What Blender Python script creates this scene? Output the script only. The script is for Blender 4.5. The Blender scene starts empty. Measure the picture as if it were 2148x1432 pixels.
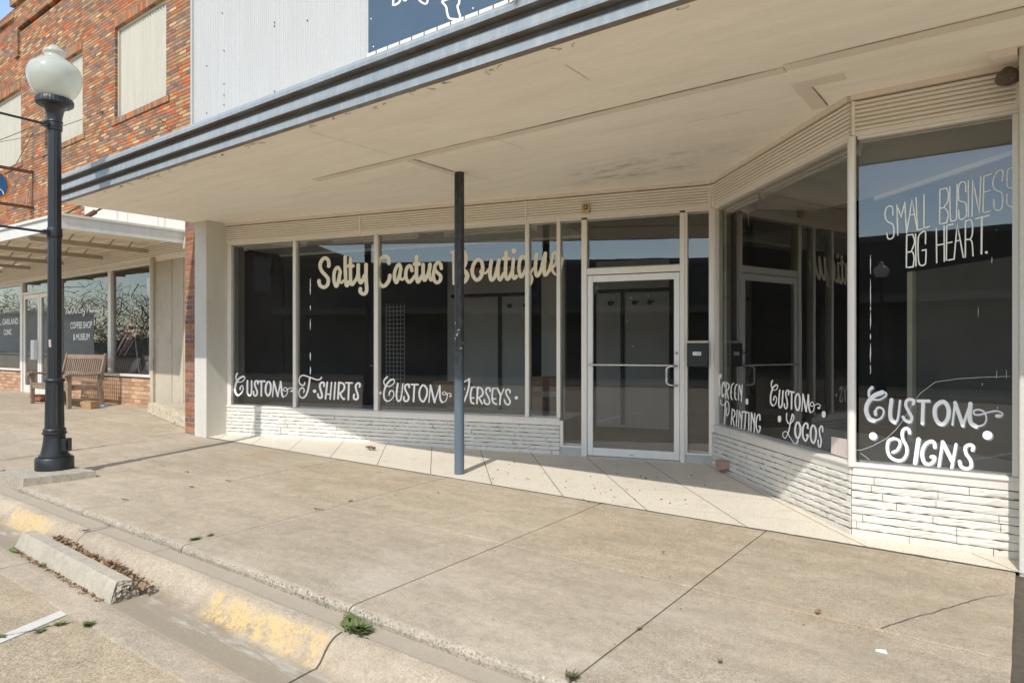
import bpy, bmesh, math, random
from mathutils import Vector, Matrix
random.seed(7)
sc = bpy.context.scene
COL = sc.collection
H = 1.40                      # camera height above the world's zero level
# ------------------------------------------------------------------ camera, sky, sun, exposure
FPX, CX, YH = 1432.0, 1074.0, 731.0
YAW = math.radians(37.0628)
FW = Vector((-math.sin(YAW), math.cos(YAW), 0)); RT = Vector((math.cos(YAW), math.sin(YAW), 0))
cam = bpy.data.cameras.new('camera'); camo = bpy.data.objects.new('camera', cam); COL.objects.link(camo)
cam.sensor_width = 36; cam.lens = 36 * FPX / 2148; cam.shift_y = 15 / 2148
cam.clip_start = 0.05; cam.clip_end = 3000
camo.location = (0, 0, H); camo.rotation_euler = (math.radians(90), 0, YAW)
sc.camera = camo
SUN_EL = math.radians(47.6); SUN_AZ = math.radians(12.7)     # azimuth: angle of the sun to the right of straight behind the viewer
to_sun = Vector((math.sin(SUN_AZ) * math.cos(SUN_EL), -math.cos(SUN_AZ) * math.cos(SUN_EL), math.sin(SUN_EL)))
w = bpy.data.worlds.new('World'); sc.world = w; w.use_nodes = True
nt = w.node_tree; nt.nodes.clear()
wo = nt.nodes.new('ShaderNodeOutputWorld'); bg = nt.nodes.new('ShaderNodeBackground'); sky = nt.nodes.new('ShaderNodeTexSky')
sky.sky_type = 'NISHITA'; sky.sun_disc = False; sky.sun_elevation = SUN_EL
sky.sun_rotation = math.atan2(to_sun.x, to_sun.y)
sky.air_density = 1.0; sky.dust_density = 0.25; sky.ozone_density = 1.5
bg.inputs['Strength'].default_value = 0.15
# broken white cloud over the blue
tc = nt.nodes.new('ShaderNodeTexCoord'); mp = nt.nodes.new('ShaderNodeMapping'); mp.inputs['Scale'].default_value = (1.4, 1.4, 4)
cn = nt.nodes.new('ShaderNodeTexNoise'); cn.inputs['Scale'].default_value = 2.2; cn.inputs['Detail'].default_value = 8
cr = nt.nodes.new('ShaderNodeValToRGB'); cr.color_ramp.elements[0].position = 0.52; cr.color_ramp.elements[1].position = 0.72
cm = nt.nodes.new('ShaderNodeMix'); cm.data_type = 'RGBA'; cm.inputs[7].default_value = (7.5, 7.6, 7.8, 1)
L = nt.links
L.new(tc.outputs['Generated'], mp.inputs[0]); L.new(mp.outputs[0], cn.inputs['Vector']); L.new(cn.outputs[0], cr.inputs[0])
wb = nt.nodes.new('ShaderNodeMix'); wb.data_type = 'RGBA'; wb.blend_type = 'MULTIPLY'; wb.inputs[0].default_value = 1; wb.inputs[7].default_value = (1.06, 0.985, 0.89, 1)   # the photograph's warm white balance
L.new(cr.outputs[0], cm.inputs[0]); L.new(sky.outputs[0], cm.inputs[6]); L.new(cm.outputs[2], wb.inputs[6]); L.new(wb.outputs[2], bg.inputs[0]); L.new(bg.outputs[0], wo.inputs[0])
sl = bpy.data.lights.new('sun', 'SUN'); sl.energy = 2.0; sl.angle = math.radians(0.53); sl.color = (1.0, 0.955, 0.88)
so = bpy.data.objects.new('sun', sl); COL.objects.link(so); so.location = (0, -10, 20)
so.rotation_euler = to_sun.to_track_quat('Z', 'Y').to_euler()
sc.view_settings.view_transform = 'Standard'; sc.view_settings.look = 'None'
sc.view_settings.exposure = 0.98; sc.view_settings.gamma = 1.0
sc.render.engine = 'CYCLES'
try:
    sc.cycles.use_denoising = True; sc.cycles.denoiser = 'OPENIMAGEDENOISE'
except Exception: pass
sc.cycles.max_bounces = 10; sc.cycles.diffuse_bounces = 7; sc.cycles.glossy_bounces = 4; sc.cycles.transparent_max_bounces = 16
sc.cycles.transmission_bounces = 4; sc.cycles.caustics_reflective = False; sc.cycles.caustics_refractive = False
sc.cycles.sample_clamp_indirect = 6

# ------------------------------------------------------------------ geometry helpers
def ray(u, v):
    d = FW + RT * ((u - CX) / FPX); d.z = -(v - YH) / FPX; return d
CAMP = Vector((0, 0, H))
def on_plane(u, v, p, n):
    r = ray(u, v); return CAMP + r * ((Vector(p) - CAMP).dot(n) / r.dot(n))
def G(x, y, dz=0.0): return H - 1.38 - 0.0100 * x + 0.023 * (y - 5.3) + dz   # the pavement falls to the kerb and to the right
class Frame:
    def __init__(s, o, sd, td): s.o = Vector((o[0], o[1], 0)); s.s = Vector((sd[0], sd[1], 0)).normalized(); s.t = Vector((td[0], td[1], 0)).normalized()
    def __call__(s, a, t, z): return s.o + s.s * a + s.t * t + Vector((0, 0, z + H))
WORLD = Frame((0, 0), (1, 0), (0, 1))
WL = Frame((-2.786, 7.38), (0.9653, 0.261), (0.261, -0.9653))        # angled window wall and door, s runs left to right, t points out
WD = Frame((-1.035, 5.52), (0.685, -0.729), (-0.729, -0.685))        # diagonal window wall
WR = Frame((-1.035, 5.526), (1, 0), (0, -1))                         # window wall along the street
WP = Frame((0, 6.62), (1, 0), (0, -1))                               # neighbouring shop front
WB = Frame((0, 5.5), (1, 0), (0, -1))                                # upper street wall
class MB:
    def __init__(s): s.v = []; s.f = []; s.m = []
    def add(s, vs, fs, mi=0):
        b = len(s.v); s.v += [tuple(x) for x in vs]
        for f in fs: s.f.append(tuple(b + i for i in f)); s.m.append(mi)
    def hexa(s, p, mi=0):   # 8 points: bottom 4, top 4
        s.add(p, [(3, 2, 1, 0), (4, 5, 6, 7), (0, 1, 5, 4), (1, 2, 6, 5), (2, 3, 7, 6), (3, 0, 4, 7)], mi)
    def box(s, F, a0, a1, t0, t1, z0, z1, mi=0):
        s.hexa([F(a0, t0, z0), F(a1, t0, z0), F(a1, t1, z0), F(a0, t1, z0), F(a0, t0, z1), F(a1, t0, z1), F(a1, t1, z1), F(a0, t1, z1)], mi)
    def quad(s, a, b, c, d, mi=0): s.add([a, b, c, d], [(0, 1, 2, 3)], mi)
    def extrude(s, F, prof, a0, a1, mi=0, caps=True, n=1):   # prof: list of (t,z), closed loop, swept along s
        k = len(prof); vs = []
        for i in range(n + 1):
            a = a0 + (a1 - a0) * i / n; vs += [F(a, t, z) for t, z in prof]
        fs = [(i * k + j, i * k + (j + 1) % k, (i + 1) * k + (j + 1) % k, (i + 1) * k + j) for i in range(n) for j in range(k)]
        if caps: fs += [tuple(range(k))[::-1], tuple(n * k + j for j in range(k))]
        s.add(vs, fs, mi)
    def tube(s, pts, r, n=8, mi=0, caps=True):
        pts = [Vector(p) for p in pts]; m = len(pts); vs = []
        for i, p in enumerate(pts):
            d = (pts[min(i + 1, m - 1)] - pts[max(i - 1, 0)]).normalized()
            a = d.orthogonal().normalized() if i == 0 else (a - d * a.dot(d)).normalized()
            b = d.cross(a); rr = r[i] if isinstance(r, (list, tuple)) else r
            vs += [p + (a * math.cos(2 * math.pi * j / n) + b * math.sin(2 * math.pi * j / n)) * rr for j in range(n)]
        fs = [(i * n + j, i * n + (j + 1) % n, (i + 1) * n + (j + 1) % n, (i + 1) * n + j) for i in range(m - 1) for j in range(n)]
        if caps: fs += [tuple(range(n))[::-1], tuple((m - 1) * n + j for j in range(n))]
        s.add(vs, fs, mi)
    def lathe(s, c, prof, n=32, mod=None, mi=0):
        vs = []; k = len(prof)
        for r, z in prof:
            for j in range(n):
                a = 2 * math.pi * j / n; q = r * (mod(a, z) if mod else 1)
                vs.append((c[0] + q * math.cos(a), c[1] + q * math.sin(a), c[2] + z))
        fs = [(i * n + j, i * n + (j + 1) % n, (i + 1) * n + (j + 1) % n, (i + 1) * n + j) for i in range(k - 1) for j in range(n)]
        fs += [tuple(range(n))[::-1], tuple((k - 1) * n + j for j in range(n))]
        s.add(vs, fs, mi)
    def build(s, name, mats, parent=None, smooth=False, bevel=0, autos=None):
        me = bpy.data.meshes.new(name); me.from_pydata(s.v, [], s.f)
        for m in (mats if isinstance(mats, (list, tuple)) else [mats]): me.materials.append(m)
        for p, mi in zip(me.polygons, s.m): p.material_index = mi
        bm = bmesh.new(); bm.from_mesh(me); (bmesh.ops.recalc_face_normals(bm, faces=bm.faces) if len(s.f) > 1 else None)
        if bevel: bmesh.ops.bevel(bm, geom=[e for e in bm.edges if len(e.link_faces) == 2 and e.calc_face_angle(0) > 0.6], offset=bevel, segments=1, affect='EDGES', clamp_overlap=True)
        bm.to_mesh(me); bm.free()
        if smooth: me.polygons.foreach_set('use_smooth', [True] * len(me.polygons))
        if autos:
            me.polygons.foreach_set('use_smooth', [True] * len(me.polygons)); me.set_sharp_from_angle(angle=math.radians(autos))
        o = bpy.data.objects.new(name, me); COL.objects.link(o)
        if parent is not None:
            o.parent = parent; o.matrix_parent_inverse = parent_world(parent).inverted()
        return o
def parent_world(p):
    m = Matrix.LocRotScale(p.location, p.rotation_euler, p.scale)
    return parent_world(p.parent) @ p.matrix_parent_inverse @ m if p.parent else m
def empty(name, loc=(0, 0, 0), rz=0):
    o = bpy.data.objects.new(name, None); COL.objects.link(o); o.location = loc; o.rotation_euler = (0, 0, rz); o.empty_display_size = 0.2; return o
def tag(o, label, cat, group=None):
    o['label'] = label; o['category'] = cat
    if group: o['group'] = group
    return o
def struct(o): o['kind'] = 'structure'; return o
def copy_tree(o, parent=None):
    c = o.copy(); COL.objects.link(c); mpi = o.matrix_parent_inverse.copy(); c.parent = parent; c.matrix_parent_inverse = mpi
    for ch in [x for x in bpy.data.objects if x.parent == o]: copy_tree(ch, c)
    return c
def vnoise(x, y=0.0, z=0.0):
    from mathutils import noise
    return noise.noise(Vector((x, y, z)))

# ------------------------------------------------------------------ materials
class NT:
    def __init__(s, name):
        s.m = bpy.data.materials.new(name); s.m.use_nodes = True; s.t = s.m.node_tree; s.t.nodes.clear()
        s.out = s.n('ShaderNodeOutputMaterial'); s.geo = s.n('ShaderNodeNewGeometry'); s.P = s.geo.outputs['Position']
    def n(s, ty, **kw):
        x = s.t.nodes.new(ty)
        for k, v in kw.items(): setattr(x, k, v)
        return x
    def put(s, sock, v):
        if v is None: return
        if hasattr(v, 'is_linked') or hasattr(v, 'links'): s.t.links.new(v, sock)
        else:
            if isinstance(v, (tuple, list)) and len(v) == 3 and sock.type == 'RGBA': v = (*v, 1)
            sock.default_value = v
    def math(s, op, a, b=None, c=None, clamp=False):
        x = s.n('ShaderNodeMath', operation=op, use_clamp=clamp)
        for i, v in enumerate((a, b, c)):
            if v is not None: s.put(x.inputs[i], v)
        return x.outputs[0]
    def xyz(s):
        x = s.n('ShaderNodeSeparateXYZ'); s.put(x.inputs[0], s.P); return x.outputs
    def vec(s, x, y, z):
        c = s.n('ShaderNodeCombineXYZ')
        for i, v in enumerate((x, y, z)): s.put(c.inputs[i], v)
        return c.outputs[0]
    def noise(s, scale, detail=4, rough=0.6, vec=None, sx=None, dist=0):
        x = s.n('ShaderNodeTexNoise'); x.inputs['Scale'].default_value = scale; x.inputs['Detail'].default_value = detail
        x.inputs['Roughness'].default_value = rough; x.inputs['Distortion'].default_value = dist
        v = vec if vec is not None else s.P
        if sx:
            mp = s.n('ShaderNodeMapping'); mp.inputs['Scale'].default_value = sx; s.put(mp.inputs[0], v); v = mp.outputs[0]
        s.put(x.inputs['Vector'], v); return x.outputs[0]
    def voro(s, scale, feature='F1', out=0):
        x = s.n('ShaderNodeTexVoronoi', feature=feature); x.inputs['Scale'].default_value = scale; s.put(x.inputs['Vector'], s.P); return x.outputs[out]
    def ramp(s, v, stops, interp='LINEAR'):
        x = s.n('ShaderNodeValToRGB'); x.color_ramp.interpolation = interp; e = x.color_ramp.elements
        while len(e) < len(stops): e.new(0.5)
        for el, (p, c) in zip(e, stops):
            el.position = p; el.color = (c, c, c, 1) if isinstance(c, (int, float)) else (*c, 1)
        s.put(x.inputs[0], v); return x.outputs[0]
    def mix(s, f, a, b, blend='MIX'):
        x = s.n('ShaderNodeMix', data_type='RGBA', blend_type=blend); s.put(x.inputs[0], f); s.put(x.inputs[6], a); s.put(x.inputs[7], b); return x.outputs[2]
    def bump(s, h, strength=0.3, dist=0.01, normal=None):
        x = s.n('ShaderNodeBump'); x.inputs['Strength'].default_value = strength; x.inputs['Distance'].default_value = dist
        s.put(x.inputs['Height'], h)
        if normal is not None: s.put(x.inputs['Normal'], normal)
        return x.outputs[0]
    def pbr(s, color, rough=0.6, normal=None, metal=0.0, spec=0.5, **kw):
        p = s.n('ShaderNodeBsdfPrincipled'); s.put(p.inputs['Base Color'], color); s.put(p.inputs['Roughness'], rough); s.put(p.inputs['Metallic'], metal)
        p.inputs['Specular IOR Level'].default_value = spec
        if normal is not None: s.put(p.inputs['Normal'], normal)
        for k, v in kw.items(): s.put(p.inputs[k], v)
        s.t.links.new(p.outputs[0], s.out.inputs[0]); return s.m
def simple(name, c1, c2=None, scale=6, rough=0.6, bump=0.15, bscale=60, bdist=0.003, metal=0.0, spec=0.4, fine=0.08, streak=None):
    n = NT(name); c2 = c2 or tuple(x * 0.82 for x in c1)
    f = n.noise(scale, 6, 0.65, sx=streak)
    col = n.mix(n.ramp(f, [(0.32, 0), (0.68, 1)]), c1, c2)
    if fine: col = n.mix(fine * 2, col, n.mix(n.noise(bscale * 2, 3), (0.25,) * 3, (1.7,) * 3), 'MULTIPLY') if False else n.mix(fine, col, n.ramp(n.noise(bscale * 1.5, 3), [(0.35, tuple(x * 0.4 for x in c1)), (0.65, tuple(min(1, x * 1.5) for x in c1))]))
    nb = n.bump(n.noise(bscale, 5, 0.7), bump, bdist) if bump else None
    return n.pbr(col, rough, nb, metal, spec)
M = {}
def concrete(name, base, dark, warm, speck=0.5, coarse=1.0, bump=0.35, stain=None):
    n = NT(name)
    big = n.ramp(n.noise(0.55, 5, 0.6), [(0.35, 0), (0.7, 1)]); med = n.ramp(n.noise(3.1, 6, 0.7), [(0.3, 0), (0.72, 1)])
    col = n.mix(big, base, dark); col = n.mix(n.math('MULTIPLY', med, 0.55), col, warm)
    rust = n.ramp(n.noise(0.8, 4, 0.55, sx=(0.7, 2.2, 1)), [(0.62, 0), (0.78, 0.55)])
    col = n.mix(rust, col, tuple(a * b for a, b in zip(warm, (1.12, 0.86, 0.62))))
    # the aggregate: dark, brown and pale grains a few millimetres across
    vr = n.voro(150 / coarse, out=1); sp = n.n('ShaderNodeSeparateColor'); n.put(sp.inputs[0], vr)
    gm = n.ramp(sp.outputs[0], [(0.0, tuple(x * 0.35 for x in base)), (0.16, tuple(x * 0.62 for x in warm)), (0.3, base), (0.8, base), (0.93, tuple(min(1, x * 1.5) for x in base))], 'CONSTANT')
    patch = n.ramp(n.noise(1.3, 5, 0.6), [(0.3, 0.25), (0.65, 1.0)])
    col = n.mix(n.math('MULTIPLY', patch, speck), col, gm)
    mot = n.ramp(n.noise(11, 8, 0.82, dist=0.4), [(0.30, 0.70), (0.5, 1.0), (0.70, 1.22)]); col = n.mix(0.6, col, mot, 'MULTIPLY')
    wear = n.ramp(n.noise(2.6, 8, 0.78, sx=(0.5, 1.6, 1)), [(0.40, 0.84), (0.6, 1.06)]); col = n.mix(0.8, col, wear, 'MULTIPLY')
    blot = n.ramp(n.noise(14, 5, 0.75), [(0.3, 1), (0.42, 0)])
    col = n.mix(n.math('MULTIPLY', blot, 0.3), col, tuple(x * 0.55 for x in dark))
    if stain: col = stain(n, col)
    h = n.math('ADD', n.math('MULTIPLY', sp.outputs[1], 0.6), n.math('MULTIPLY', n.noise(60 / coarse, 5, 0.7), 1.0))
    nb = n.bump(h, bump, 0.004 * coarse)
    return n.pbr(col, 0.88, nb, 0, 0.25)
CB, CD, CWm = (0.44, 0.375, 0.285), (0.34, 0.285, 0.21), (0.44, 0.355, 0.245)
def walk_stain(n, col):
    x, y, z = n.xyz()
    pale = n.ramp(n.noise(0.9, 6, 0.65, sx=(0.6, 1.3, 1), dist=0.6), [(0.56, 0), (0.70, 0.5)]); col = n.mix(pale, col, (0.53, 0.475, 0.385))
    damp = n.ramp(n.noise(1.9, 7, 0.75, dist=0.8), [(0.57, 0), (0.72, 0.5)]); col = n.mix(damp, col, (0.245, 0.195, 0.135))
    spot = n.ramp(n.voro(3.2), [(0.035, 0.6), (0.06, 0)]); col = n.mix(n.math('MULTIPLY', spot, n.ramp(n.noise(1.1, 2), [(0.5, 0), (0.6, 1)])), col, (0.15, 0.125, 0.095))
    return col
def tint(c, q): return tuple(a * b for a, b in zip(c, q))
WT = [((1, 1, 1), 0.5), ((1.04, 1.035, 1.02), 0.42), ((0.96, 0.955, 0.94), 0.55), ((1.015, 0.995, 0.96), 0.6)]
M['walk'] = concrete('pavement_concrete', CB, CD, CWm, 0.42, 0.8, 0.3, walk_stain)
WALKS = [M['walk']] + [concrete('pavement_pour', tint(CB, q), tint(CD, q), tint(CWm, q), sp_, 0.85, 0.3, walk_stain) for q, sp_ in WT[1:]]
M['edge'] = concrete('exposed_aggregate', (0.44, 0.39, 0.31), (0.27, 0.235, 0.18), (0.42, 0.34, 0.24), 0.85, 1.5, 0.8)
M['road'] = concrete('street_aggregate', (0.44, 0.36, 0.25), (0.36, 0.295, 0.205), (0.47, 0.35, 0.225), 0.7, 1.05, 0.6)
M['pad'] = concrete('pad_concrete', (0.45, 0.41, 0.33), (0.36, 0.32, 0.25), (0.47, 0.40, 0.30), 0.4)
M['stop'] = concrete('wheel_stop_concrete', (0.44, 0.395, 0.31), (0.38, 0.335, 0.26), (0.46, 0.41, 0.32), 0.2, 0.8, 0.15)
M['broken'] = concrete('broken_concrete', (0.42, 0.36, 0.27), (0.24, 0.20, 0.15), (0.36, 0.30, 0.23), 0.9, 3.5, 1.0)
def curb_stain(n, col):
    x, y, z = n.xyz()
    ledge = n.ramp(n.math('ADD', y, n.math('MULTIPLY', n.noise(9, 3), 0.03)), [(0.0, 0), (1, 1)])
    def band(v, lo, hi, soft):
        a = n.n('ShaderNodeMapRange', interpolation_type='SMOOTHSTEP'); n.put(a.inputs[0], v); a.inputs[1].default_value = lo - soft; a.inputs[2].default_value = lo + soft
        b = n.n('ShaderNodeMapRange', interpolation_type='SMOOTHSTEP'); n.put(b.inputs[0], v); b.inputs[1].default_value = hi + soft; b.inputs[2].default_value = hi - soft
        return n.math('MULTIPLY', a.outputs[0], b.outputs[0])
    col = n.mix(n.math('MULTIPLY', band(y, 2.345, 2.6, 0.01), 0.75), col, (0.365, 0.315, 0.24))          # ledge: greyer old paint
    col = n.mix(n.math('MULTIPLY', band(y, 1.89, 2.13, 0.05), 0.8), col, (0.26, 0.22, 0.16))              # gutter: grey silt
    col = n.mix(n.math('MULTIPLY', n.math('MULTIPLY', band(y, 2.02, 2.14, 0.04), n.ramp(n.noise(5, 5, 0.7, sx=(0.5, 3, 1)), [(0.5, 0), (0.62, 0.6)])), 1.0), col, (0.50, 0.47, 0.41))
    grime = n.math('MULTIPLY', band(n.math('ADD', y, n.math('MULTIPLY', n.noise(3, 4), 0.06)), 2.15, 2.225, 0.03), n.ramp(n.noise(2.2, 6, 0.7), [(0.38, 0), (0.6, 0.75)])); col = n.mix(grime, col, (0.21, 0.165, 0.11))
    paint = n.math('MAXIMUM', band(x, -3.98, -2.895, 0.07), band(x, -7.42, -6.5, 0.08))
    paint = n.math('MULTIPLY', paint, band(n.math('ADD', y, n.math('MULTIPLY', n.noise(4, 3), 0.05)), 2.17, 2.295, 0.022))
    worn = n.math('MULTIPLY', n.ramp(n.noise(42, 7, 0.85), [(0.44, 0), (0.50, 1)]), n.ramp(n.noise(7, 5, 0.7), [(0.40, 0.15), (0.52, 1)]))
    return n.mix(n.math('MULTIPLY', n.math('MULTIPLY', paint, worn), 0.85), col, (0.62, 0.43, 0.18))
M['curb'] = concrete('kerb_concrete', (0.47, 0.395, 0.30), (0.37, 0.305, 0.225), (0.45, 0.355, 0.245), 0.5, 0.95, 0.5, curb_stain)
M['joint'] = simple('dark_joint', (0.12, 0.10, 0.075), (0.07, 0.06, 0.045), 20)

def terrazzo():
    n = NT('terrazzo_floor'); x, y, z = n.xyz()
    c = n.math('ADD', n.math('MULTIPLY', x, 0.729), n.math('MULTIPLY', y, 0.685)); b = n.math('SUBTRACT', n.math('MULTIPLY', x, 0.261), n.math('MULTIPLY', y, 0.9653))
    def line(v, off, w):
        q = n.math('FRACT', n.math('DIVIDE', n.math('SUBTRACT', v, off), 0.607)); q = n.math('MULTIPLY', n.math('MINIMUM', q, n.math('SUBTRACT', 1.0, q)), 0.607)
        return n.math('LESS_THAN', q, w)
    cell = n.vec(n.math('FLOOR', n.math('DIVIDE', n.math('SUBTRACT', c, 0.5238), 0.607)), n.math('FLOOR', n.math('DIVIDE', n.math('ADD', b, 6.45), 0.607)), 0)
    wn = n.n('ShaderNodeTexWhiteNoise', noise_dimensions='2D'); n.put(wn.inputs[0], cell)
    col = n.mix(n.ramp(n.noise(1.2, 5, 0.65), [(0.35, 0), (0.7, 1)]), (0.72, 0.66, 0.55), (0.63, 0.57, 0.46))
    col = n.mix(n.math('MULTIPLY', wn.outputs[0], 0.12), col, (0.45, 0.40, 0.31))
    v = n.n('ShaderNodeSeparateColor'); n.put(v.inputs[0], n.voro(190, out=1))
    col = n.mix(0.5, col, n.ramp(v.outputs[0], [(0, (0.25, 0.2, 0.14)), (0.08, (0.52, 0.44, 0.32)), (0.2, (0.70, 0.64, 0.53)), (0.85, (0.80, 0.76, 0.66))], 'CONSTANT'))
    dirt = n.ramp(n.noise(4.5, 6, 0.75), [(0.55, 0), (0.75, 0.4)]); col = n.mix(dirt, col, (0.34, 0.28, 0.20))
    col = n.mix(n.math('MULTIPLY', line(c, 0.5238, 0.0042), 0.9), col, (0.10, 0.085, 0.065)); col = n.mix(n.math('MULTIPLY', line(b, -6.45, 0.0026), 0.55), col, (0.22, 0.19, 0.145))
    return n.pbr(col, 0.55, n.bump(n.noise(90, 3), 0.1, 0.002), 0, 0.35)
M['terrazzo'] = terrazzo()

def brick(name, palette, mortar, Lb=0.2, Hc=0.0715, m=0.011, soldier=False, bumpd=0.012, dirt=0.25, warp=0.004, bed_shade=0.0):
    n = NT(name); x, y, z = n.xyz(); a = n.math('ADD', x, y); b = z
    if soldier: a, b = z, n.math('ADD', x, y)
    wob = n.math('MULTIPLY', n.math('SUBTRACT', n.noise(9, 2), 0.5), warp * 2); b = n.math('ADD', b, wob)
    rz = n.math('DIVIDE', b, Hc); row = n.math('FLOOR', rz)
    off = 0.0 if soldier else n.math('MULTIPLY', n.math('MODULO', row, 2.0), 0.5)
    ux = n.math('ADD', n.math('DIVIDE', a, Lb), off); colm = n.math('FLOOR', ux)
    fx = n.math('FRACT', ux); fz = n.math('FRACT', rz)
    dx = n.math('MULTIPLY', n.math('MINIMUM', fx, n.math('SUBTRACT', 1.0, fx)), Lb); dz = n.math('MULTIPLY', n.math('MINIMUM', fz, n.math('SUBTRACT', 1.0, fz)), Hc)
    d = n.math('MINIMUM', dx, dz); d = n.math('ADD', d, n.math('MULTIPLY', n.math('SUBTRACT', n.noise(45, 3), 0.5), 0.006))
    mr = n.n('ShaderNodeMapRange', interpolation_type='SMOOTHSTEP'); n.put(mr.inputs[0], d); mr.inputs[1].default_value = m * 0.30; mr.inputs[2].default_value = m * 0.62
    wn = n.n('ShaderNodeTexWhiteNoise', noise_dimensions='2D'); n.put(wn.inputs[0], n.vec(colm, row, 0))
    k = len(palette); pc = n.ramp(wn.outputs[0], [(i / k, c) for i, c in enumerate(palette)], 'CONSTANT')
    sp = n.n('ShaderNodeSeparateColor'); n.put(sp.inputs[0], wn.outputs[1])
    pc = n.mix(1.0, pc, n.ramp(sp.outputs[1], [(0, 0.72), (1, 1.22)]), 'MULTIPLY')
    pc = n.mix(1.0, pc, n.ramp(n.noise(55, 5, 0.75), [(0.3, 0.62), (0.7, 1.28)]), 'MULTIPLY')
    pc = n.mix(n.math('MULTIPLY', n.ramp(n.noise(0.9, 5), [(0.45, 0), (0.75, 1)]), dirt), pc, (0.11, 0.085, 0.065))
    col = n.mix(mr.outputs[0], n.mix(n.ramp(n.noise(1.7, 4), [(0.4, 0), (0.65, 1)]), mortar, tuple(q * 0.5 for q in mortar)), pc)
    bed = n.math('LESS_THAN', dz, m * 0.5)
    col = n.mix(n.math('MULTIPLY', n.math('MULTIPLY', bed, n.math('SUBTRACT', 1.0, mr.outputs[0])), bed_shade), col, tuple(q * 0.22 for q in mortar))  # shadow of the deep raked bed joints, painted into the mortar colour
    h = n.math('ADD', mr.outputs[0], n.math('MULTIPLY', n.noise(70, 4, 0.7), 0.25))
    h = n.math('ADD', h, n.math('MULTIPLY', sp.outputs[2], 0.25))
    return n.pbr(col, 0.9, n.bump(h, 0.9, bumpd), 0, 0.2)
PAL = [(0.50, 0.155, 0.05), (0.27, 0.155, 0.105), (0.48, 0.27, 0.12), (0.24, 0.155, 0.115), (0.40, 0.19, 0.085), (0.52, 0.125, 0.04), (0.33, 0.19, 0.12), (0.52, 0.33, 0.165), (0.38, 0.145, 0.06), (0.23, 0.15, 0.12), (0.46, 0.25, 0.11)]
PAL0 = [(0.32, 0.10, 0.035), (0.105, 0.068, 0.052), (0.40, 0.20, 0.075), (0.155, 0.092, 0.066), (0.28, 0.105, 0.045), (0.36, 0.075, 0.022), (0.20, 0.108, 0.07), (0.46, 0.27, 0.125), (0.25, 0.085, 0.036), (0.085, 0.062, 0.056), (0.34, 0.15, 0.062)]
M['brick'] = brick('mixed_brick', PAL, (0.42, 0.34, 0.26), 0.255, 0.0715, 0.016, bed_shade=0.9)
M['soldier'] = brick('soldier_course_brick', [PAL[i] for i in (0, 4, 6, 8, 3, 1)], (0.36, 0.29, 0.21), 0.23, 0.075, soldier=True)
M['pierbrick'] = brick('dark_pier_brick', [(0.36, 0.14, 0.065), (0.28, 0.12, 0.075), (0.24, 0.125, 0.09), (0.33, 0.15, 0.08), (0.20, 0.12, 0.105), (0.38, 0.17, 0.085)], (0.40, 0.335, 0.26), 0.20, 0.0735, 0.013)
M['salmon'] = brick('painted_salmon_brick', [(0.56, 0.35, 0.22), (0.60, 0.38, 0.24), (0.53, 0.33, 0.20)], (0.50, 0.31, 0.19), 0.28, 0.088, dirt=0.1)
M['oppbrick'] = brick('opposite_brick', [(0.10, 0.07, 0.06), (0.13, 0.09, 0.07), (0.08, 0.06, 0.055)], (0.12, 0.10, 0.09))
def white_block():
    n = NT('white_painted_stone'); x, y, z = n.xyz()
    col = n.mix(n.ramp(n.noise(5, 6, 0.7), [(0.35, 0), (0.7, 1)]), (0.76, 0.735, 0.67), (0.66, 0.63, 0.56))
    chip = n.ramp(n.noise(26, 6, 0.8), [(0.66, 0), (0.73, 0.6)]); col = n.mix(chip, col, (0.36, 0.31, 0.25))
    lo = n.n('ShaderNodeMapRange'); n.put(lo.inputs[0], n.math('ADD', z, n.math('MULTIPLY', n.noise(12, 4), 0.12))); lo.inputs[1].default_value = 0.10; lo.inputs[2].default_value = 0.21; lo.inputs[3].default_value = 0.30; lo.inputs[4].default_value = 0
    col = n.mix(lo.outputs[0], col, (0.40, 0.35, 0.28))                    # splash dirt along the foot
    return n.pbr(col, 0.7, n.bump(n.noise(70, 5, 0.7), 0.5, 0.006), 0, 0.3)
M['whiteblock'] = white_block()
M['mortar'] = simple('deep_grey_mortar', (0.17, 0.15, 0.12), (0.10, 0.085, 0.065), 18, 0.9)
M['stucco'] = simple('white_stucco', (0.62, 0.60, 0.54), (0.53, 0.505, 0.44), 2.2, 0.85, 0.35, 45, 0.006, streak=(1, 1, 0.4))
M['sidew'] = simple('white_ribbed_siding', (0.46, 0.455, 0.44), (0.425, 0.42, 0.40), 1.5, 0.5, 0.05, 20, streak=(3, 3, 0.3))
M['board'] = simple('cream_corrugated_panel', (0.49, 0.46, 0.38), (0.42, 0.39, 0.31), 1.6, 0.5, 0.08, 30, streak=(6, 6, 0.35))
M['bluepanel'] = simple('slate_blue_sign_panel', (0.050, 0.082, 0.125), (0.064, 0.10, 0.145), 1.0, 0.5, 0.03, 30)
M['signwhite'] = simple('sign_line_paint', (0.80, 0.80, 0.78), None, 8, 0.6, 0.0)
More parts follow.
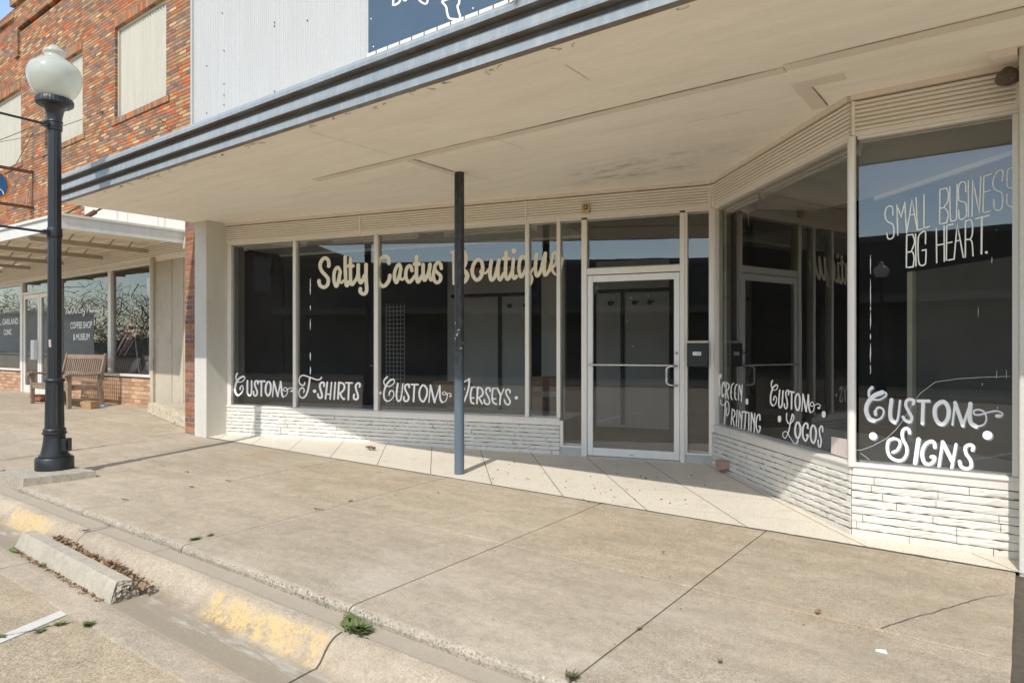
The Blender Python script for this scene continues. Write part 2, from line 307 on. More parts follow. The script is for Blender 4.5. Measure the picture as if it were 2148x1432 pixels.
def soffit_mat():
    n = NT('painted_soffit'); x, y, z = n.xyz()
    col = n.mix(n.ramp(n.noise(0.7, 5, 0.6), [(0.35, 0), (0.7, 1)]), (0.94, 0.895, 0.82), (0.90, 0.85, 0.77))
    col = n.mix(n.ramp(n.noise(1.6, 6, 0.7, sx=(0.5, 2.6, 1)), [(0.55, 0), (0.75, 0.5)]), col, (0.77, 0.70, 0.60))
    wat = n.ramp(n.noise(1.1, 7, 0.7, dist=1.2), [(0.50, 0), (0.535, 0.10), (0.56, 0.04), (0.7, 0)]); col = n.mix(wat, col, (0.74, 0.66, 0.54))
    brush = n.ramp(n.noise(3.5, 5, 0.7, sx=(0.35, 3, 1)), [(0.4, 0.975), (0.6, 1.03)]); col = n.mix(1.0, col, brush, 'MULTIPLY')
    # damp dirt by the entrance
    dx = n.math('DIVIDE', n.math('ADD', x, 3.2), 1.5); dy = n.math('DIVIDE', n.math('SUBTRACT', y, 6.4), 0.55)
    r = n.math('SUBTRACT', 1.0, n.math('SQRT', n.math('ADD', n.math('MULTIPLY', dx, dx), n.math('MULTIPLY', dy, dy))), clamp=True)
    st = n.math('MULTIPLY', r, n.ramp(n.noise(3.2, 7, 0.75, sx=(0.8, 2.4, 1)), [(0.5, 0), (0.64, 1)])); col = n.mix(n.math('MULTIPLY', st, 0.9, clamp=True), col, (0.34, 0.29, 0.235))
    ed = n.n('ShaderNodeMapRange'); n.put(ed.inputs[0], n.math('ADD', y, n.math('MULTIPLY', n.noise(16, 5, 0.8), 0.16))); ed.inputs[1].default_value = 3.60; ed.inputs[2].default_value = 3.50; ed.inputs[3].default_value = 0; ed.inputs[4].default_value = 1
    pl = n.math('MULTIPLY', ed.outputs[0], n.ramp(n.noise(26, 5, 0.75, sx=(0.35, 1, 1)), [(0.45, 0), (0.6, 1)])); col = n.mix(pl, col, (0.44, 0.33, 0.21))
    return n.pbr(col, 0.8, n.bump(n.noise(26, 5, 0.7), 0.1, 0.004), 0, 0.2)
M['soffit'] = soffit_mat()
M['batten'] = simple('soffit_batten_paint', (0.80, 0.725, 0.64), (0.74, 0.665, 0.58), 5, 0.8, 0.15, 40)
M['seam'] = simple('open_seam', (0.16, 0.13, 0.10), None, 10)
def fascia_mat():
    n = NT('weathered_grey_metal'); x, y, z = n.xyz()
    col = n.mix(n.ramp(n.noise(1.2, 5, 0.6), [(0.35, 0), (0.7, 1)]), (0.32, 0.355, 0.37), (0.24, 0.275, 0.295))
    st = n.ramp(n.noise(14, 5, 0.7, sx=(1, 0.02, 0.06)), [(0.45, 0), (0.7, 0.55)]); col = n.mix(st, col, (0.44, 0.455, 0.45))
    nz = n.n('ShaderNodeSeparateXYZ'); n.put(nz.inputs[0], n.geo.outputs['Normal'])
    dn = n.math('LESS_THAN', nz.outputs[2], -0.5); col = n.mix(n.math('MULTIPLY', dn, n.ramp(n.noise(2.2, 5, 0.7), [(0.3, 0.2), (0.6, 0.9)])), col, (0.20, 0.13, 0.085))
    return n.pbr(col, 0.5, n.bump(n.noise(30, 3), 0.06, 0.003), 0.15, 0.4)
M['fascia'] = fascia_mat()
M['rust'] = simple('rusty_steel', (0.14, 0.062, 0.034), (0.07, 0.035, 0.025), 12, 0.8, 0.3, 60)
M['flash'] = simple('bright_flashing', (0.78, 0.74, 0.66), (0.6, 0.52, 0.42), 6, 0.5, 0.1)
M['alu'] = simple('anodised_aluminium', (0.85, 0.81, 0.74), (0.77, 0.735, 0.67), 1.6, 0.42, 0.03, 80, 0.001, 0.2, 0.5, 0.04, streak=(4, 4, 0.5))
M['doormetal'] = simple('door_aluminium', (0.86, 0.85, 0.82), (0.79, 0.78, 0.75), 2, 0.38, 0.03, 80, 0.001, 0.25, 0.5, 0.03, streak=(4, 4, 0.4))
M['chrome'] = simple('polished_bar', (0.72, 0.70, 0.66), None, 3, 0.25, 0.0, metal=0.8)
M['louvre'] = simple('cream_louvre_paint', (0.86, 0.815, 0.74), (0.79, 0.745, 0.67), 2.5, 0.55, 0.05, 60, 0.002, streak=(0.6, 0.6, 3))
M['panelgrey'] = simple('grey_kick_panel', (0.52, 0.53, 0.50), (0.44, 0.44, 0.41), 4, 0.6, 0.1)
M['black'] = simple('black_lamp_paint', (0.014, 0.0155, 0.018), (0.022, 0.024, 0.027), 4, 0.42, 0.04, 50, 0.002, 0.0, 0.5)
def post_mat():
    n = NT('worn_blue_black_post'); x, y, z = n.xyz()
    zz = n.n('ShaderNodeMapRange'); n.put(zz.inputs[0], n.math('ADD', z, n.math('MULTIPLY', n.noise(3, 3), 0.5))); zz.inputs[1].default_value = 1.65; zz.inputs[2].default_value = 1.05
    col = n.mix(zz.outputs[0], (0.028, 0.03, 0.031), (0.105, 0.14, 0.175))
    col = n.mix(n.ramp(n.noise(30, 6, 0.8, sx=(1, 1, 0.4)), [(0.5, 0), (0.72, 0.5)]), col, (0.17, 0.21, 0.235))
    b = n.n('ShaderNodeMapRange'); n.put(b.inputs[0], z); b.inputs[1].default_value = 1.32; b.inputs[2].default_value = 1.4
    t = n.n('ShaderNodeMapRange'); n.put(t.inputs[0], z); t.inputs[1].default_value = 1.72; t.inputs[2].default_value = 1.64
    chip = n.math('MULTIPLY', n.math('MULTIPLY', b.outputs[0], t.outputs[0]), n.ramp(n.noise(17, 4, 0.7), [(0.62, 0), (0.64, 1)])); col = n.mix(chip, col, (0.66, 0.66, 0.66))
    return n.pbr(col, 0.45, n.bump(n.noise(60, 4), 0.15, 0.002), 0, 0.45)
M['post'] = post_mat()
M['stripe'] = None
def stripe_mat():
    n = NT('white_road_paint'); worn = n.ramp(n.noise(38, 6, 0.8), [(0.33, 0), (0.42, 1)])
    return n.pbr(n.mix(worn, (0.36, 0.31, 0.23), n.mix(n.noise(8), (0.62, 0.60, 0.55), (0.52, 0.50, 0.45))), 0.8, n.bump(n.noise(70, 5), 0.4, 0.004))
M['stripe'] = stripe_mat()
def glass_mat(name, refl, tint, wave=0.0):
    n = NT(name); t = n.n('ShaderNodeBsdfTransparent'); n.put(t.inputs[0], tint); g = n.n('ShaderNodeBsdfGlossy'); g.inputs['Roughness'].default_value = 0.0; n.put(g.inputs[0], (0.97, 0.98, 1.0))
    fr = n.n('ShaderNodeFresnel'); fr.inputs[0].default_value = 1.5
    if wave:
        nb = n.bump(n.noise(1.1, 2), wave, 0.05); n.put(g.inputs['Normal'], nb)
    f = n.math('ADD', n.math('MULTIPLY', fr.outputs[0], 1.0), refl, clamp=True)
    mx = n.n('ShaderNodeMixShader'); n.put(mx.inputs[0], f); n.t.links.new(t.outputs[0], mx.inputs[1]); n.t.links.new(g.outputs[0], mx.inputs[2])
    # dust film that catches a little light
    df = n.n('ShaderNodeBsdfDiffuse'); n.put(df.inputs[0], (0.55, 0.53, 0.48)); m2 = n.n('ShaderNodeMixShader')
    n.put(m2.inputs[0], n.ramp(n.noise(2.5, 6, 0.7), [(0.35, 0.004), (0.8, 0.022)])); n.t.links.new(mx.outputs[0], m2.inputs[1]); n.t.links.new(df.outputs[0], m2.inputs[2])
    n.t.links.new(m2.outputs[0], n.out.inputs[0]); return n.m
M['glass'] = glass_mat('window_glass', 0.06, (0.97, 0.985, 0.96), 0.012)
M['cream'] = simple('cream_letter_paint', (0.86, 0.81, 0.66), (0.80, 0.75, 0.60), 8, 0.7, 0.0, fine=0)
M['white'] = simple('white_letter_paint', (0.95, 0.94, 0.91), (0.90, 0.89, 0.86), 12, 0.7, 0.0, fine=0)
M['whitethin'] = simple('thin_letter_paint', (0.95, 0.95, 0.88), (0.90, 0.90, 0.82), 12, 0.7, 0.0, fine=0)
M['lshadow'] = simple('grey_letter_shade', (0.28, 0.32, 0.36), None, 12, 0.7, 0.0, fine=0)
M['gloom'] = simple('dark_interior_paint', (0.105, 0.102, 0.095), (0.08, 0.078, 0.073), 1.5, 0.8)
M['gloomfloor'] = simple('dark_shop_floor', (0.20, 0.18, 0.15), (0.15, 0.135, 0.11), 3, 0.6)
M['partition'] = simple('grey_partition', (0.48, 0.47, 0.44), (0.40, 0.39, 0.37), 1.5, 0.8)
M['display'] = simple('display_ceiling_white', (0.94, 0.93, 0.88), (0.91, 0.90, 0.85), 1.5, 0.7)
M['displayfloor'] = simple('display_floor', (0.78, 0.76, 0.69), (0.70, 0.68, 0.61), 3, 0.7)
M['greenish'] = simple('pale_green_trim', (0.55, 0.56, 0.44), (0.47, 0.48, 0.38), 3, 0.6, 0.05)
M['blackpipe'] = simple('black_pipe', (0.018, 0.018, 0.018), None, 6, 0.5)
M['woodbox'] = simple('brown_board', (0.20, 0.105, 0.055), (0.15, 0.08, 0.045), 4, 0.7, streak=(1, 1, 6))
M['tube'] = simple('white_tube', (0.85, 0.85, 0.82), None, 3, 0.35, 0.0)
M['tan'] = simple('tan_plastic', (0.58, 0.44, 0.25), (0.50, 0.38, 0.22), 12, 0.5)
M['darkhole'] = simple('dark_opening', (0.03, 0.024, 0.018), None, 6)
M['pinkpaper'] = simple('faded_pink_paper', (0.74, 0.62, 0.59), (0.64, 0.54, 0.51), 5, 0.8, streak=(5, 5, 0.6))
M['nest'] = simple('paper_nest', (0.20, 0.165, 0.125), (0.09, 0.07, 0.055), 60, 0.95, 0.9, 90, 0.01)
M['teak'] = simple('weathered_teak', (0.30, 0.22, 0.16), (0.20, 0.14, 0.10), 5, 0.85, 0.4, 60, 0.004, streak=(1, 1, 1))
M['oldwood'] = None
def oldwood():
    n = NT('peeling_cream_wood'); x, y, z = n.xyz()
    col = n.mix(n.ramp(n.noise(2, 5, 0.7), [(0.35, 0), (0.7, 1)]), (0.52, 0.46, 0.36), (0.43, 0.375, 0.285))
    pe = n.ramp(n.noise(16, 6, 0.75, sx=(1, 1, 0.09)), [(0.60, 0), (0.66, 0.85)]); col = n.mix(pe, col, (0.21, 0.165, 0.125))
    return n.pbr(col, 0.85, n.bump(n.noise(20, 6, 0.7, sx=(1, 1, 0.08)), 0.4, 0.006))
M['oldwood'] = oldwood()
M['awnm'] = simple('cream_awning_metal', (0.66, 0.65, 0.60), (0.58, 0.565, 0.51), 2, 0.5, 0.05, 40, streak=(3, 3, 0.4))
M['awnd'] = simple('awning_deck', (0.86, 0.80, 0.69), (0.78, 0.72, 0.61), 3, 0.6)
M['beam'] = simple('drab_beam_paint', (0.44, 0.385, 0.30), (0.36, 0.31, 0.24), 5, 0.7)
M['rubble'] = simple('cream_rubble_stone', (0.62, 0.56, 0.43), (0.46, 0.37, 0.25), 9, 0.9, 0.6, 40, 0.01)
M['redbrick'] = simple('loose_red_brick', (0.36, 0.13, 0.06), (0.28, 0.10, 0.05), 14, 0.9, 0.5, 60, 0.006)
M['tanbrick'] = simple('loose_tan_brick', (0.42, 0.28, 0.15), (0.30, 0.19, 0.10), 14, 0.9, 0.5, 60, 0.006)
M['pinkrock'] = simple('pinkish_brick_piece', (0.50, 0.34, 0.26), (0.40, 0.27, 0.20), 14, 0.9, 0.5, 60, 0.006)
def globe_mat():
    n = NT('frosted_globe'); d = n.n('ShaderNodeBsdfDiffuse'); n.put(d.inputs[0], n.mix(n.ramp(n.noise(4, 4), [(0.3, 0), (0.7, 1)]), (0.84, 0.845, 0.74), (0.76, 0.765, 0.65)))
    t = n.n('ShaderNodeBsdfTranslucent'); n.put(t.inputs[0], (0.88, 0.90, 0.80)); a = n.n('ShaderNodeMixShader'); a.inputs[0].default_value = 0.5
    n.t.links.new(d.outputs[0], a.inputs[1]); n.t.links.new(t.outputs[0], a.inputs[2])
    g = n.n('ShaderNodeBsdfGlossy'); g.inputs['Roughness'].default_value = 0.16; fr = n.n('ShaderNodeFresnel'); fr.inputs[0].default_value = 1.5; b = n.n('ShaderNodeMixShader')
    n.put(b.inputs[0], fr.outputs[0]); n.t.links.new(a.outputs[0], b.inputs[1]); n.t.links.new(g.outputs[0], b.inputs[2]); n.t.links.new(b.outputs[0], n.out.inputs[0]); return n.m
M['globe'] = globe_mat()
M['leafgreen'] = simple('weed_green', (0.15, 0.22, 0.055), (0.09, 0.15, 0.035), 40, 0.6, 0.0, fine=0)
M['drygreen'] = simple('dry_weed', (0.15, 0.14, 0.065), (0.09, 0.085, 0.04), 40, 0.7, 0.0, fine=0)
M['dryleaf'] = simple('dry_leaf', (0.20, 0.105, 0.055), (0.30, 0.19, 0.11), 30, 0.75, 0.0, fine=0)
M['dryleaf2'] = simple('pale_dry_leaf', (0.42, 0.30, 0.18), (0.30, 0.19, 0.11), 30, 0.75, 0.0, fine=0)
M['wrapw'] = simple('white_wrapper', (0.75, 0.76, 0.78), None, 30, 0.4, 0.0)
M['wrapb'] = simple('blue_wrapper', (0.08, 0.20, 0.42), (0.45, 0.55, 0.7), 40, 0.4, 0.0)
M['bark'] = simple('grey_bark', (0.09, 0.075, 0.06), (0.06, 0.05, 0.04), 8, 0.9)
M['oppgrey'] = simple('dark_grey_render', (0.085, 0.085, 0.085), (0.07, 0.07, 0.07), 0.6, 0.9)
M['opptrim'] = simple('opposite_trim', (0.16, 0.16, 0.155), None, 2, 0.8)
M['palewall'] = simple('pale_render', (0.6, 0.59, 0.55), None, 1, 0.9)
M['dirt'] = simple('bare_ground', (0.24, 0.21, 0.15), (0.17, 0.16, 0.10), 0.4, 0.95)
M['orange'] = simple('orange_sign_rim', (0.62, 0.23, 0.03), None, 5, 0.5, 0.0)
M['signblue'] = simple('blue_sign_face', (0.02, 0.085, 0.21), (0.03, 0.14, 0.30), 5, 0.4, 0.0)
M['red'] = simple('flag_red', (0.36, 0.03, 0.03), None, 8, 0.8, 0.0)
M['flagwhite'] = simple('flag_white', (0.62, 0.60, 0.58), None, 8, 0.8, 0.0)
M['navy'] = simple('flag_navy', (0.03, 0.035, 0.09), None, 8, 0.8, 0.0)
M['photo'] = simple('faded_print', (0.62, 0.62, 0.55), (0.16, 0.17, 0.15), 16, 0.6, 0.0)
M['carpaint'] = simple('blue_car_paint', (0.05, 0.10, 0.17), None, 1, 0.25, 0.0, spec=0.6)
M['rubber'] = simple('tyre_rubber', (0.02, 0.02, 0.02), None, 6, 0.8)
def emis(name, c, s):
    n = NT(name); e = n.n('ShaderNodeEmission'); n.put(e.inputs[0], c); e.inputs[1].default_value = s; n.t.links.new(e.outputs[0], n.out.inputs[0]); return n.m
M['bulb'] = emis('lit_bulb', (1, 0.62, 0.25), 1.6)
# ------------------------------------------------------------------ ground
def sheet(mb, x0, x1, y0, y1, zf, nx, ny, mi=0):
    vs = [(x0 + (x1 - x0) * i / nx, y0 + (y1 - y0) * j / ny, 0) for j in range(ny + 1) for i in range(nx + 1)]
    vs = [(x, y, zf(x, y)) for x, y, _ in vs]
    mb.add(vs, [(j * (nx + 1) + i, j * (nx + 1) + i + 1, (j + 1) * (nx + 1) + i + 1, (j + 1) * (nx + 1) + i) for j in range(ny) for i in range(nx)], mi)
def ZST(x, y=0): return H - 1.668 - 0.0100 * x
b = MB(); sheet(b, -1500, 1500, -1500, 1500, lambda x, y: ZST(x) - 0.25, 6, 6); struct(b.build('ground', M['dirt']))
b = MB(); sheet(b, -140, 60, -14, 1.45, lambda x, y: ZST(x), 20, 4)
n = 700; xs = [-40 + 48 * i / n for i in range(n + 1)]
vs = []
for x in xs: vs += [(x, 1.45, ZST(x)), (x, 1.688 + 0.008 * vnoise(x * 3) + 0.008 * vnoise(x * 14, 3) + 0.006 * vnoise(x * 40, 5), ZST(x) + 0.003 * vnoise(x * 9, 2)), (x, 1.70 + 0.008 * vnoise(x * 3), ZST(x) - 0.03)]
b.add(vs, [(3 * i + j, 3 * i + 3 + j, 3 * i + 4 + j, 3 * i + 1 + j) for i in range(n) for j in range(2)])
struct(b.build('street', M['road'], autos=40))
# parking stripes, 4 mm over the street
b = MB(); dS = Vector((0.157, -0.387, 0)).normalized(); nS = Vector((-dS.y, dS.x, 0))
for k in range(-8, 6):
    p = Vector((-4.72 + 2.9 * k, 1.685, 0)); wv = Vector((0.052, 0, 0)); N = 40
    pts = []
    for i in range(N + 1):
        q = p + dS * (5.2 * i / N); j1 = 0.006 * vnoise(i * 2.1, k); pts += [q - wv * (1 + j1 * 6), q + wv * (1 + 6 * 0.006 * vnoise(i * 1.7, k + 50))]
    b.add([(q.x, q.y, ZST(q.x) + 0.004) for q in pts], [(2 * i, 2 * i + 1, 2 * i + 3, 2 * i + 2) for i in range(N)])
struct(b.build('parking_line', M['stripe']))
def ribbon(mb, pts, wd, zf, lift=0.004, jit=0.004):
    P = []
    for (x0, y0), (x1, y1) in zip(pts[:-1], pts[1:]):
        k = max(2, int(math.hypot(x1 - x0, y1 - y0) / 0.02)); P += [(x0 + (x1 - x0) * i / k, y0 + (y1 - y0) * i / k) for i in range(k)]
    P.append(pts[-1]); vs = []
    for i, (x, y) in enumerate(P):
        a = P[max(0, i - 1)]; c = P[min(len(P) - 1, i + 1)]; d = math.hypot(c[0] - a[0], c[1] - a[1]) or 1; nx, ny = -(c[1] - a[1]) / d, (c[0] - a[0]) / d
        o = jit * (vnoise(i * 0.23, x) + 0.7 * vnoise(i * 0.9, y)); ww = wd * (0.6 + 0.7 * abs(vnoise(i * 0.31, 9.1 + x))) * min(1, (len(P) - i) / 8)
        for sg in (-1, 1):
            X, Y = x + nx * (o + sg * ww / 2), y + ny * (o + sg * ww / 2); vs.append((X, Y, zf(X, Y) + lift))
    mb.add(vs, [(2 * i, 2 * i + 1, 2 * i + 3, 2 * i + 2) for i in range(len(P) - 1)])
def gpx(u, v, dz=0):
    r = ray(u, v); t = (0 - 1.38 + dz - 0.023 * 5.3) / (r.z + 0.0100 * r.x - 0.023 * r.y); q = CAMP + r * t; return (q.x, q.y)
b = MB()
ribbon(b, [gpx(u, v, -0.205) for u, v in ((0, 1338), (40, 1331), (80, 1322), (100, 1315), (130, 1310), (150, 1305), (168, 1300))], 0.012, ZST)
struct(b.build('street_crack', M['joint']))
# kerb: ledge, rolled face, gutter pan, apron
prof = [(2.53, -0.056), (2.44, -0.057), (2.354, -0.058), (2.350, -0.085), (2.340, -0.085), (2.336, -0.061), (2.31, -0.063), (2.285, -0.070), (2.262, -0.082), (2.24, -0.100), (2.222, -0.122), (2.205, -0.148), (2.188, -0.172), (2.165, -0.190), (2.135, -0.200), (2.02, -0.207), (1.905, -0.208), (1.899, -0.216), (1.893, -0.2055), (1.80, -0.203), (1.705, -0.201), (1.69, -0.24)]
b = MB()
def dzy(y, dz): return dz
for x0, x1 in ((-42, -14), (-14, -5.985), (-5.975, -2.892), (-2.876, 8)):
    n = max(8, int((x1 - x0) / (0.05 if x0 > -15 else 0.6))); vs = []; k = len(prof)
    for i in range(n + 1):
        x = x0 + (x1 - x0) * i / n; e = min(i, n - i); sag = -0.012 if e == 0 else (-0.004 if e == 1 else 0)
        for y, dz in prof:
            a = 0.006 * vnoise(x * 1.3, y * 7, 4) + 0.004 * vnoise(x * 6, y * 12, 1)
            vs.append((x, y + a * (1 if 2.14 < y < 2.335 else 0.3), G(x, y, dz) + 0.3 * a + (sag if y > 2.14 else 0)))
    fs = [(i * k + j, i * k + j + 1, (i + 1) * k + j + 1, (i + 1) * k + j) for i in range(n) for j in range(k - 1)]
    b.add(vs, fs)
    for i in (0, n): b.add([vs[i * k + j] for j in range(k)] + [(vs[i * k][0], 1.69, -1), (vs[i * k][0], 2.53, -1)], [tuple(range(k + 2))])
struct(b.build('kerb', M['curb'], autos=50))
b = MB(); sheet(b, -42, 8, 1.68, 2.5, lambda x, y: G(x, y, -0.245), 10, 2); struct(b.build('kerb_bed', M['joint']))
b = MB()
ribbon(b, [(-4.99, 2.345), (-4.97, 2.42), (-4.96, 2.50)], 0.008, lambda x, y: G(x, y, -0.056), 0.004)
ribbon(b, [(-5.98, 2.345), (-5.95, 2.42), (-5.97, 2.50)], 0.02, lambda x, y: G(x, y, -0.056), 0.004)
ribbon(b, [(-2.884, 2.345), (-2.87, 2.42), (-2.89, 2.50)], 0.014, lambda x, y: G(x, y, -0.056), 0.004)
struct(b.build('kerb_crack', M['joint']))
# pavement slabs, each with rounded, slightly uneven edges
b = MB(); gap = 0.0045
sl_n = [0]
def slab(x0, x1, y0, y1, dz, front=False, tilt=0.0, g=gap):
    sl_n[0] += 1; wm = (0, 3, 4, 5)[int(random.Random(sl_n[0] * 7 + 5).random() * 4)]
    x0 += g; x1 -= g
    if not front: y0 += g * 0.6
    y1 -= g * 0.6
    nx = max(4, int((x1 - x0) / 0.05)) if x0 > -10 else max(4, int((x1 - x0) / 0.3)); ny = 8
    xs = [x0, x0 + 0.008] + [x0 + 0.008 + (x1 - x0 - 0.016) * i / nx for i in range(1, nx)] + [x1 - 0.008, x1]
    ys = [y0, y0 + 0.008] + [y0 + 0.008 + (y1 - y0 - 0.016) * j / ny for j in range(1, ny)] + [y1 - 0.008, y1]
    if front: ys = [y0 + 0.0, y0 + 0.006, y0 + 0.018, y0 + 0.035] + ys[3:]
    X, Y = len(xs), len(ys); vs = []
    for j, y in enumerate(ys):
        for i, x in enumerate(xs):
            z = G(x, y, dz + tilt * (x - x0)) + 0.002 * vnoise(x * 0.9, y * 0.9)
            if i in (0, X - 1) or j == Y - 1 or (j == 0 and not front): z -= 0.003
            yy = y
            if front and j < 4: z -= (0.030, 0.013, 0.004, 0.0)[j]; yy = y + 0.007 * vnoise(x * 2.2, j * 0.3) + 0.005 * vnoise(x * 17, j) ; z += (0.004, 0.004, 0.002, 0)[j] * vnoise(x * 25, j + 7)
            xx = x + (0.004 * vnoise(y * 9, x) if i in (0, X - 1) else 0)
            vs.append((xx, yy, z))
    b.add(vs, [(j * X + i, j * X + i + 1, (j + 1) * X + i + 1, (j + 1) * X + i) for j in range(Y - 1) for i in range(X - 1)], wm)
    if front:
        for f in range(len(b.f) - (Y - 1) * (X - 1), len(b.f) - (Y - 1) * (X - 1) + 2 * (X - 1)): b.m[f] = 1
        k = len(b.v) - len(vs); lo = [(v[0], v[1] + 0.008 + 0.006 * vnoise(v[0] * 21, 3), v[2] - 0.05) for v in vs[:X]]
        b.add(vs[:X] + lo, [(i, X + i, X + i + 1, i + 1) for i in range(X - 1)], 1)
    ring = [vs[j * X] for j in range(Y)]; ring2 = [vs[j * X + X - 1] for j in range(Y)]; ring3 = [vs[(Y - 1) * X + i] for i in range(X)]
    for rg in (ring, ring2, ring3) + (() if front else ([vs[i] for i in range(X)],)):
        b.add(rg + [(p[0], p[1], p[2] - 0.05) for p in rg], [(i, i + 1, len(rg) + i + 1, len(rg) + i) for i in range(len(rg) - 1)], wm)
JX = [-40, -34, -28, -23, -19, -16, -13, -9.9, -7.95, -6.49, -4.80, -2.98, -1.57, -0.055]
YM, YF, YB = 3.83, 2.455, 5.245
for i in range(len(JX) - 1):
    r = random.Random(i); x0, x1 = JX[i], JX[i + 1]; far = x1 <= -9.9
    slab(x0, x1, YF, YM, r.uniform(-0.003, 0.001), True)
    slab(x0, x1, YM, YB if not far else 5.3, r.uniform(-0.001, 0.002))
    if far: slab(x0, x1 if x1 < -9.9 else -9.84, 5.3, 6.9, r.uniform(-0.002, 0.002))
slab(0.0, 1.7, YF, YM, -0.004, True); slab(1.7, 3.4, YF, YM, 0, True); slab(3.4, 6, YF, YM, 0, True)
slab(0.0, 1.7, YM, 5.245, -0.004); slab(1.7, 3.4, YM, 5.245, 0); slab(3.4, 6, YM, 5.245, 0)
sheet(b, -42, 8, 2.47, 5.6, lambda x, y: G(x, y, -0.022), 10, 3, 2)
struct(b.build('pavement', [M['walk'], M['edge'], M['joint']] + WALKS[1:], autos=12))
b = MB()
cr = [gpx(u, v) for u, v in ((1848, 1319), (1880, 1307), (1920, 1296), (1960, 1285), (2000, 1271), (2035, 1262), (2070, 1253), (2120, 1246))]
ribbon(b, cr, 0.006, lambda x, y: G(x, y, 0.002), 0.004, 0.008)
ribbon(b, [gpx(u, v) for u, v in ((1220, 1046), (1236, 1054), (1258, 1057), (1275, 1054))], 0.008, lambda x, y: G(x, y, 0.002), 0.004)
ribbon(b, [gpx(u, v) for u, v in ((0, 966), (60, 958), (110, 950), (150, 944), (200, 938), (245, 931))], 0.02, lambda x, y: G(x, y, 0.002), 0.004, 0.02)
ribbon(b, [(-9.7, 5.24), (-8.6, 5.238), (-7.0, 5.242), (-5.4, 5.238), (-3.8, 5.243), (-2.2, 5.238), (-0.6, 5.242), (0, 5.24)], 0.03, lambda x, y: G(x, y, 0.0), 0.004, 0.006)
struct(b.build('pavement_crack', M['joint']))
# terrazzo entrance floor between the pavement and the shop walls
inn = [(-9.56, 5.60, -1.262), (-4.5, 6.97, -1.273), (-2.786, 7.44, -1.279), (-1.03, 5.58, -1.369), (0.0, 5.58, -1.372)]
def inner(x):
    for (xa, ya, za), (xb, yb, zb) in zip(inn[:-1], inn[1:]):
        if x <= xb: t = (x - xa) / (xb - xa); return ya + (yb - ya) * t, za + (zb - za) * t
    return inn[-1][1:]
b = MB(); n = 200; k = 10; vs = []
for i in range(n + 1):
    x = -9.56 + 9.56 * i / n; yi, zi = inner(x); y0 = 5.245; z0 = G(x, y0) - H + 0.004
    if x > -1.03: z0 += 0.0
    for j in range(k + 1): t = j / k; vs.append((x, y0 + (yi - y0) * t, H + z0 + (zi - z0) * t))
    vs.append((x, y0 + 0.002, H + z0 - 0.05))
b.add(vs, [(i * (k + 2) + j, i * (k + 2) + j + 1, (i + 1) * (k + 2) + j + 1, (i + 1) * (k + 2) + j) for i in range(n) for j in range(k)])
struct(b.build('entrance_floor', M['terrazzo']))

# ------------------------------------------------------------------ the shop
shop = empty('shop_building', (-5, 6, 0)); tag(shop, 'white fronted single storey shop with a deep canopy, angled windows and a recessed glass door', 'shop')
def stone(F, a0, a1, z0, z1, ch, seed, slope=0.0):
    """split-face blocks laid in thin courses, each block its own rough face"""
    mb = MB(); r = random.Random(seed); n = max(1, round((z1 - z0) / ch)); hh = (z1 - z0) / n
    mb.box(F, a0, a1, -0.14, 0.002, z0 - 0.12, z1, 1)
    for c in range(n):
        zb, zt = z0 + hh * c + 0.003, z0 + hh * (c + 1) - 0.004; a = a0 - r.uniform(0, 0.4)
        if c == 0: zb -= 0.10
        while a < a1:
            ln = r.uniform(0.28, 0.62); b0, b1 = max(a, a0), min(a + ln, a1); a += ln
            if b1 - b0 < 0.02: continue
            b0 += 0.002; b1 -= 0.002; nx, nz = max(3, int((b1 - b0) / 0.035)), 4; t0 = r.uniform(0.008, 0.02); vs = []
            for j in range(nz + 1):
                for i in range(nx + 1):
                    s = b0 + (b1 - b0) * i / nx; z = zb + (zt - zb) * j / nz; e = i in (0, nx) or j in (0, nz)
                    t = t0 + 0.005 * vnoise(s * 8, z * 34, seed) + 0.006 * vnoise(s * 27, z * 70, seed + 3) - (0.003 if j in (0, nz) else 0) - (0.003 if i in (0, nx) else 0)
                    zz = z + (0.0065 * vnoise(s * 26, c * 3.3 + j) if j in (0, nz) else 0)
                    vs.append(F(s, t, zz))
            q = (nx + 1)
            mb.add(vs, [(j * q + i, j * q + i + 1, (j + 1) * q + i + 1, (j + 1) * q + i) for j in range(nz) for i in range(nx)], 0)
            for idx in ([i for i in range(q)], [nz * q + i for i in range(q)], [j * q for j in range(nz + 1)], [j * q + nx for j in range(nz + 1)]):
                rg = [Vector(vs[i]) for i in idx]; bk = [p - F.t * 0.03 for p in rg]
                mb.add(rg + bk, [(i, i + 1, len(rg) + i + 1, len(rg) + i) for i in range(len(rg) - 1)], 0)
    return mb
SB, SL, GB, GT, LV = -0.925, -0.862, -0.835, 1.53, 1.813
SOF = 1.86
stone(WL, -7.03, -1.775, -1.275, SB - 0.004, 0.052, 1).build('stone_base', [M['whiteblock'], M['mortar']], shop)
stone(WD, -2.56, 0.0, -1.375, SB - 0.004, 0.052, 2).build('stone_base', [M['whiteblock'], M['mortar']], shop)
stone(WR, 0.0, 1.02, -1.375, SB - 0.004, 0.054, 3).build('stone_base', [M['whiteblock'], M['mortar']], shop)
def sill(F, a0, a1):
    mb = MB(); mb.box(F, a0, a1, -0.10, 0.006, SB, SL - 0.0015); mb.extrude(F, [(-0.10, SL), (0.020, SL), (0.020, SL + 0.012), (0.008, GB - 0.003), (-0.045, GB), (-0.10, GB)], a0, a1); return mb
sill(WL, -7.0, -1.775).build('window_sill', M['alu'], shop); sill(WD, -2.50, -0.008).build('window_sill', M['alu'], shop); sill(WR, 0.008, 1.01).build('window_sill', M['alu'], shop)
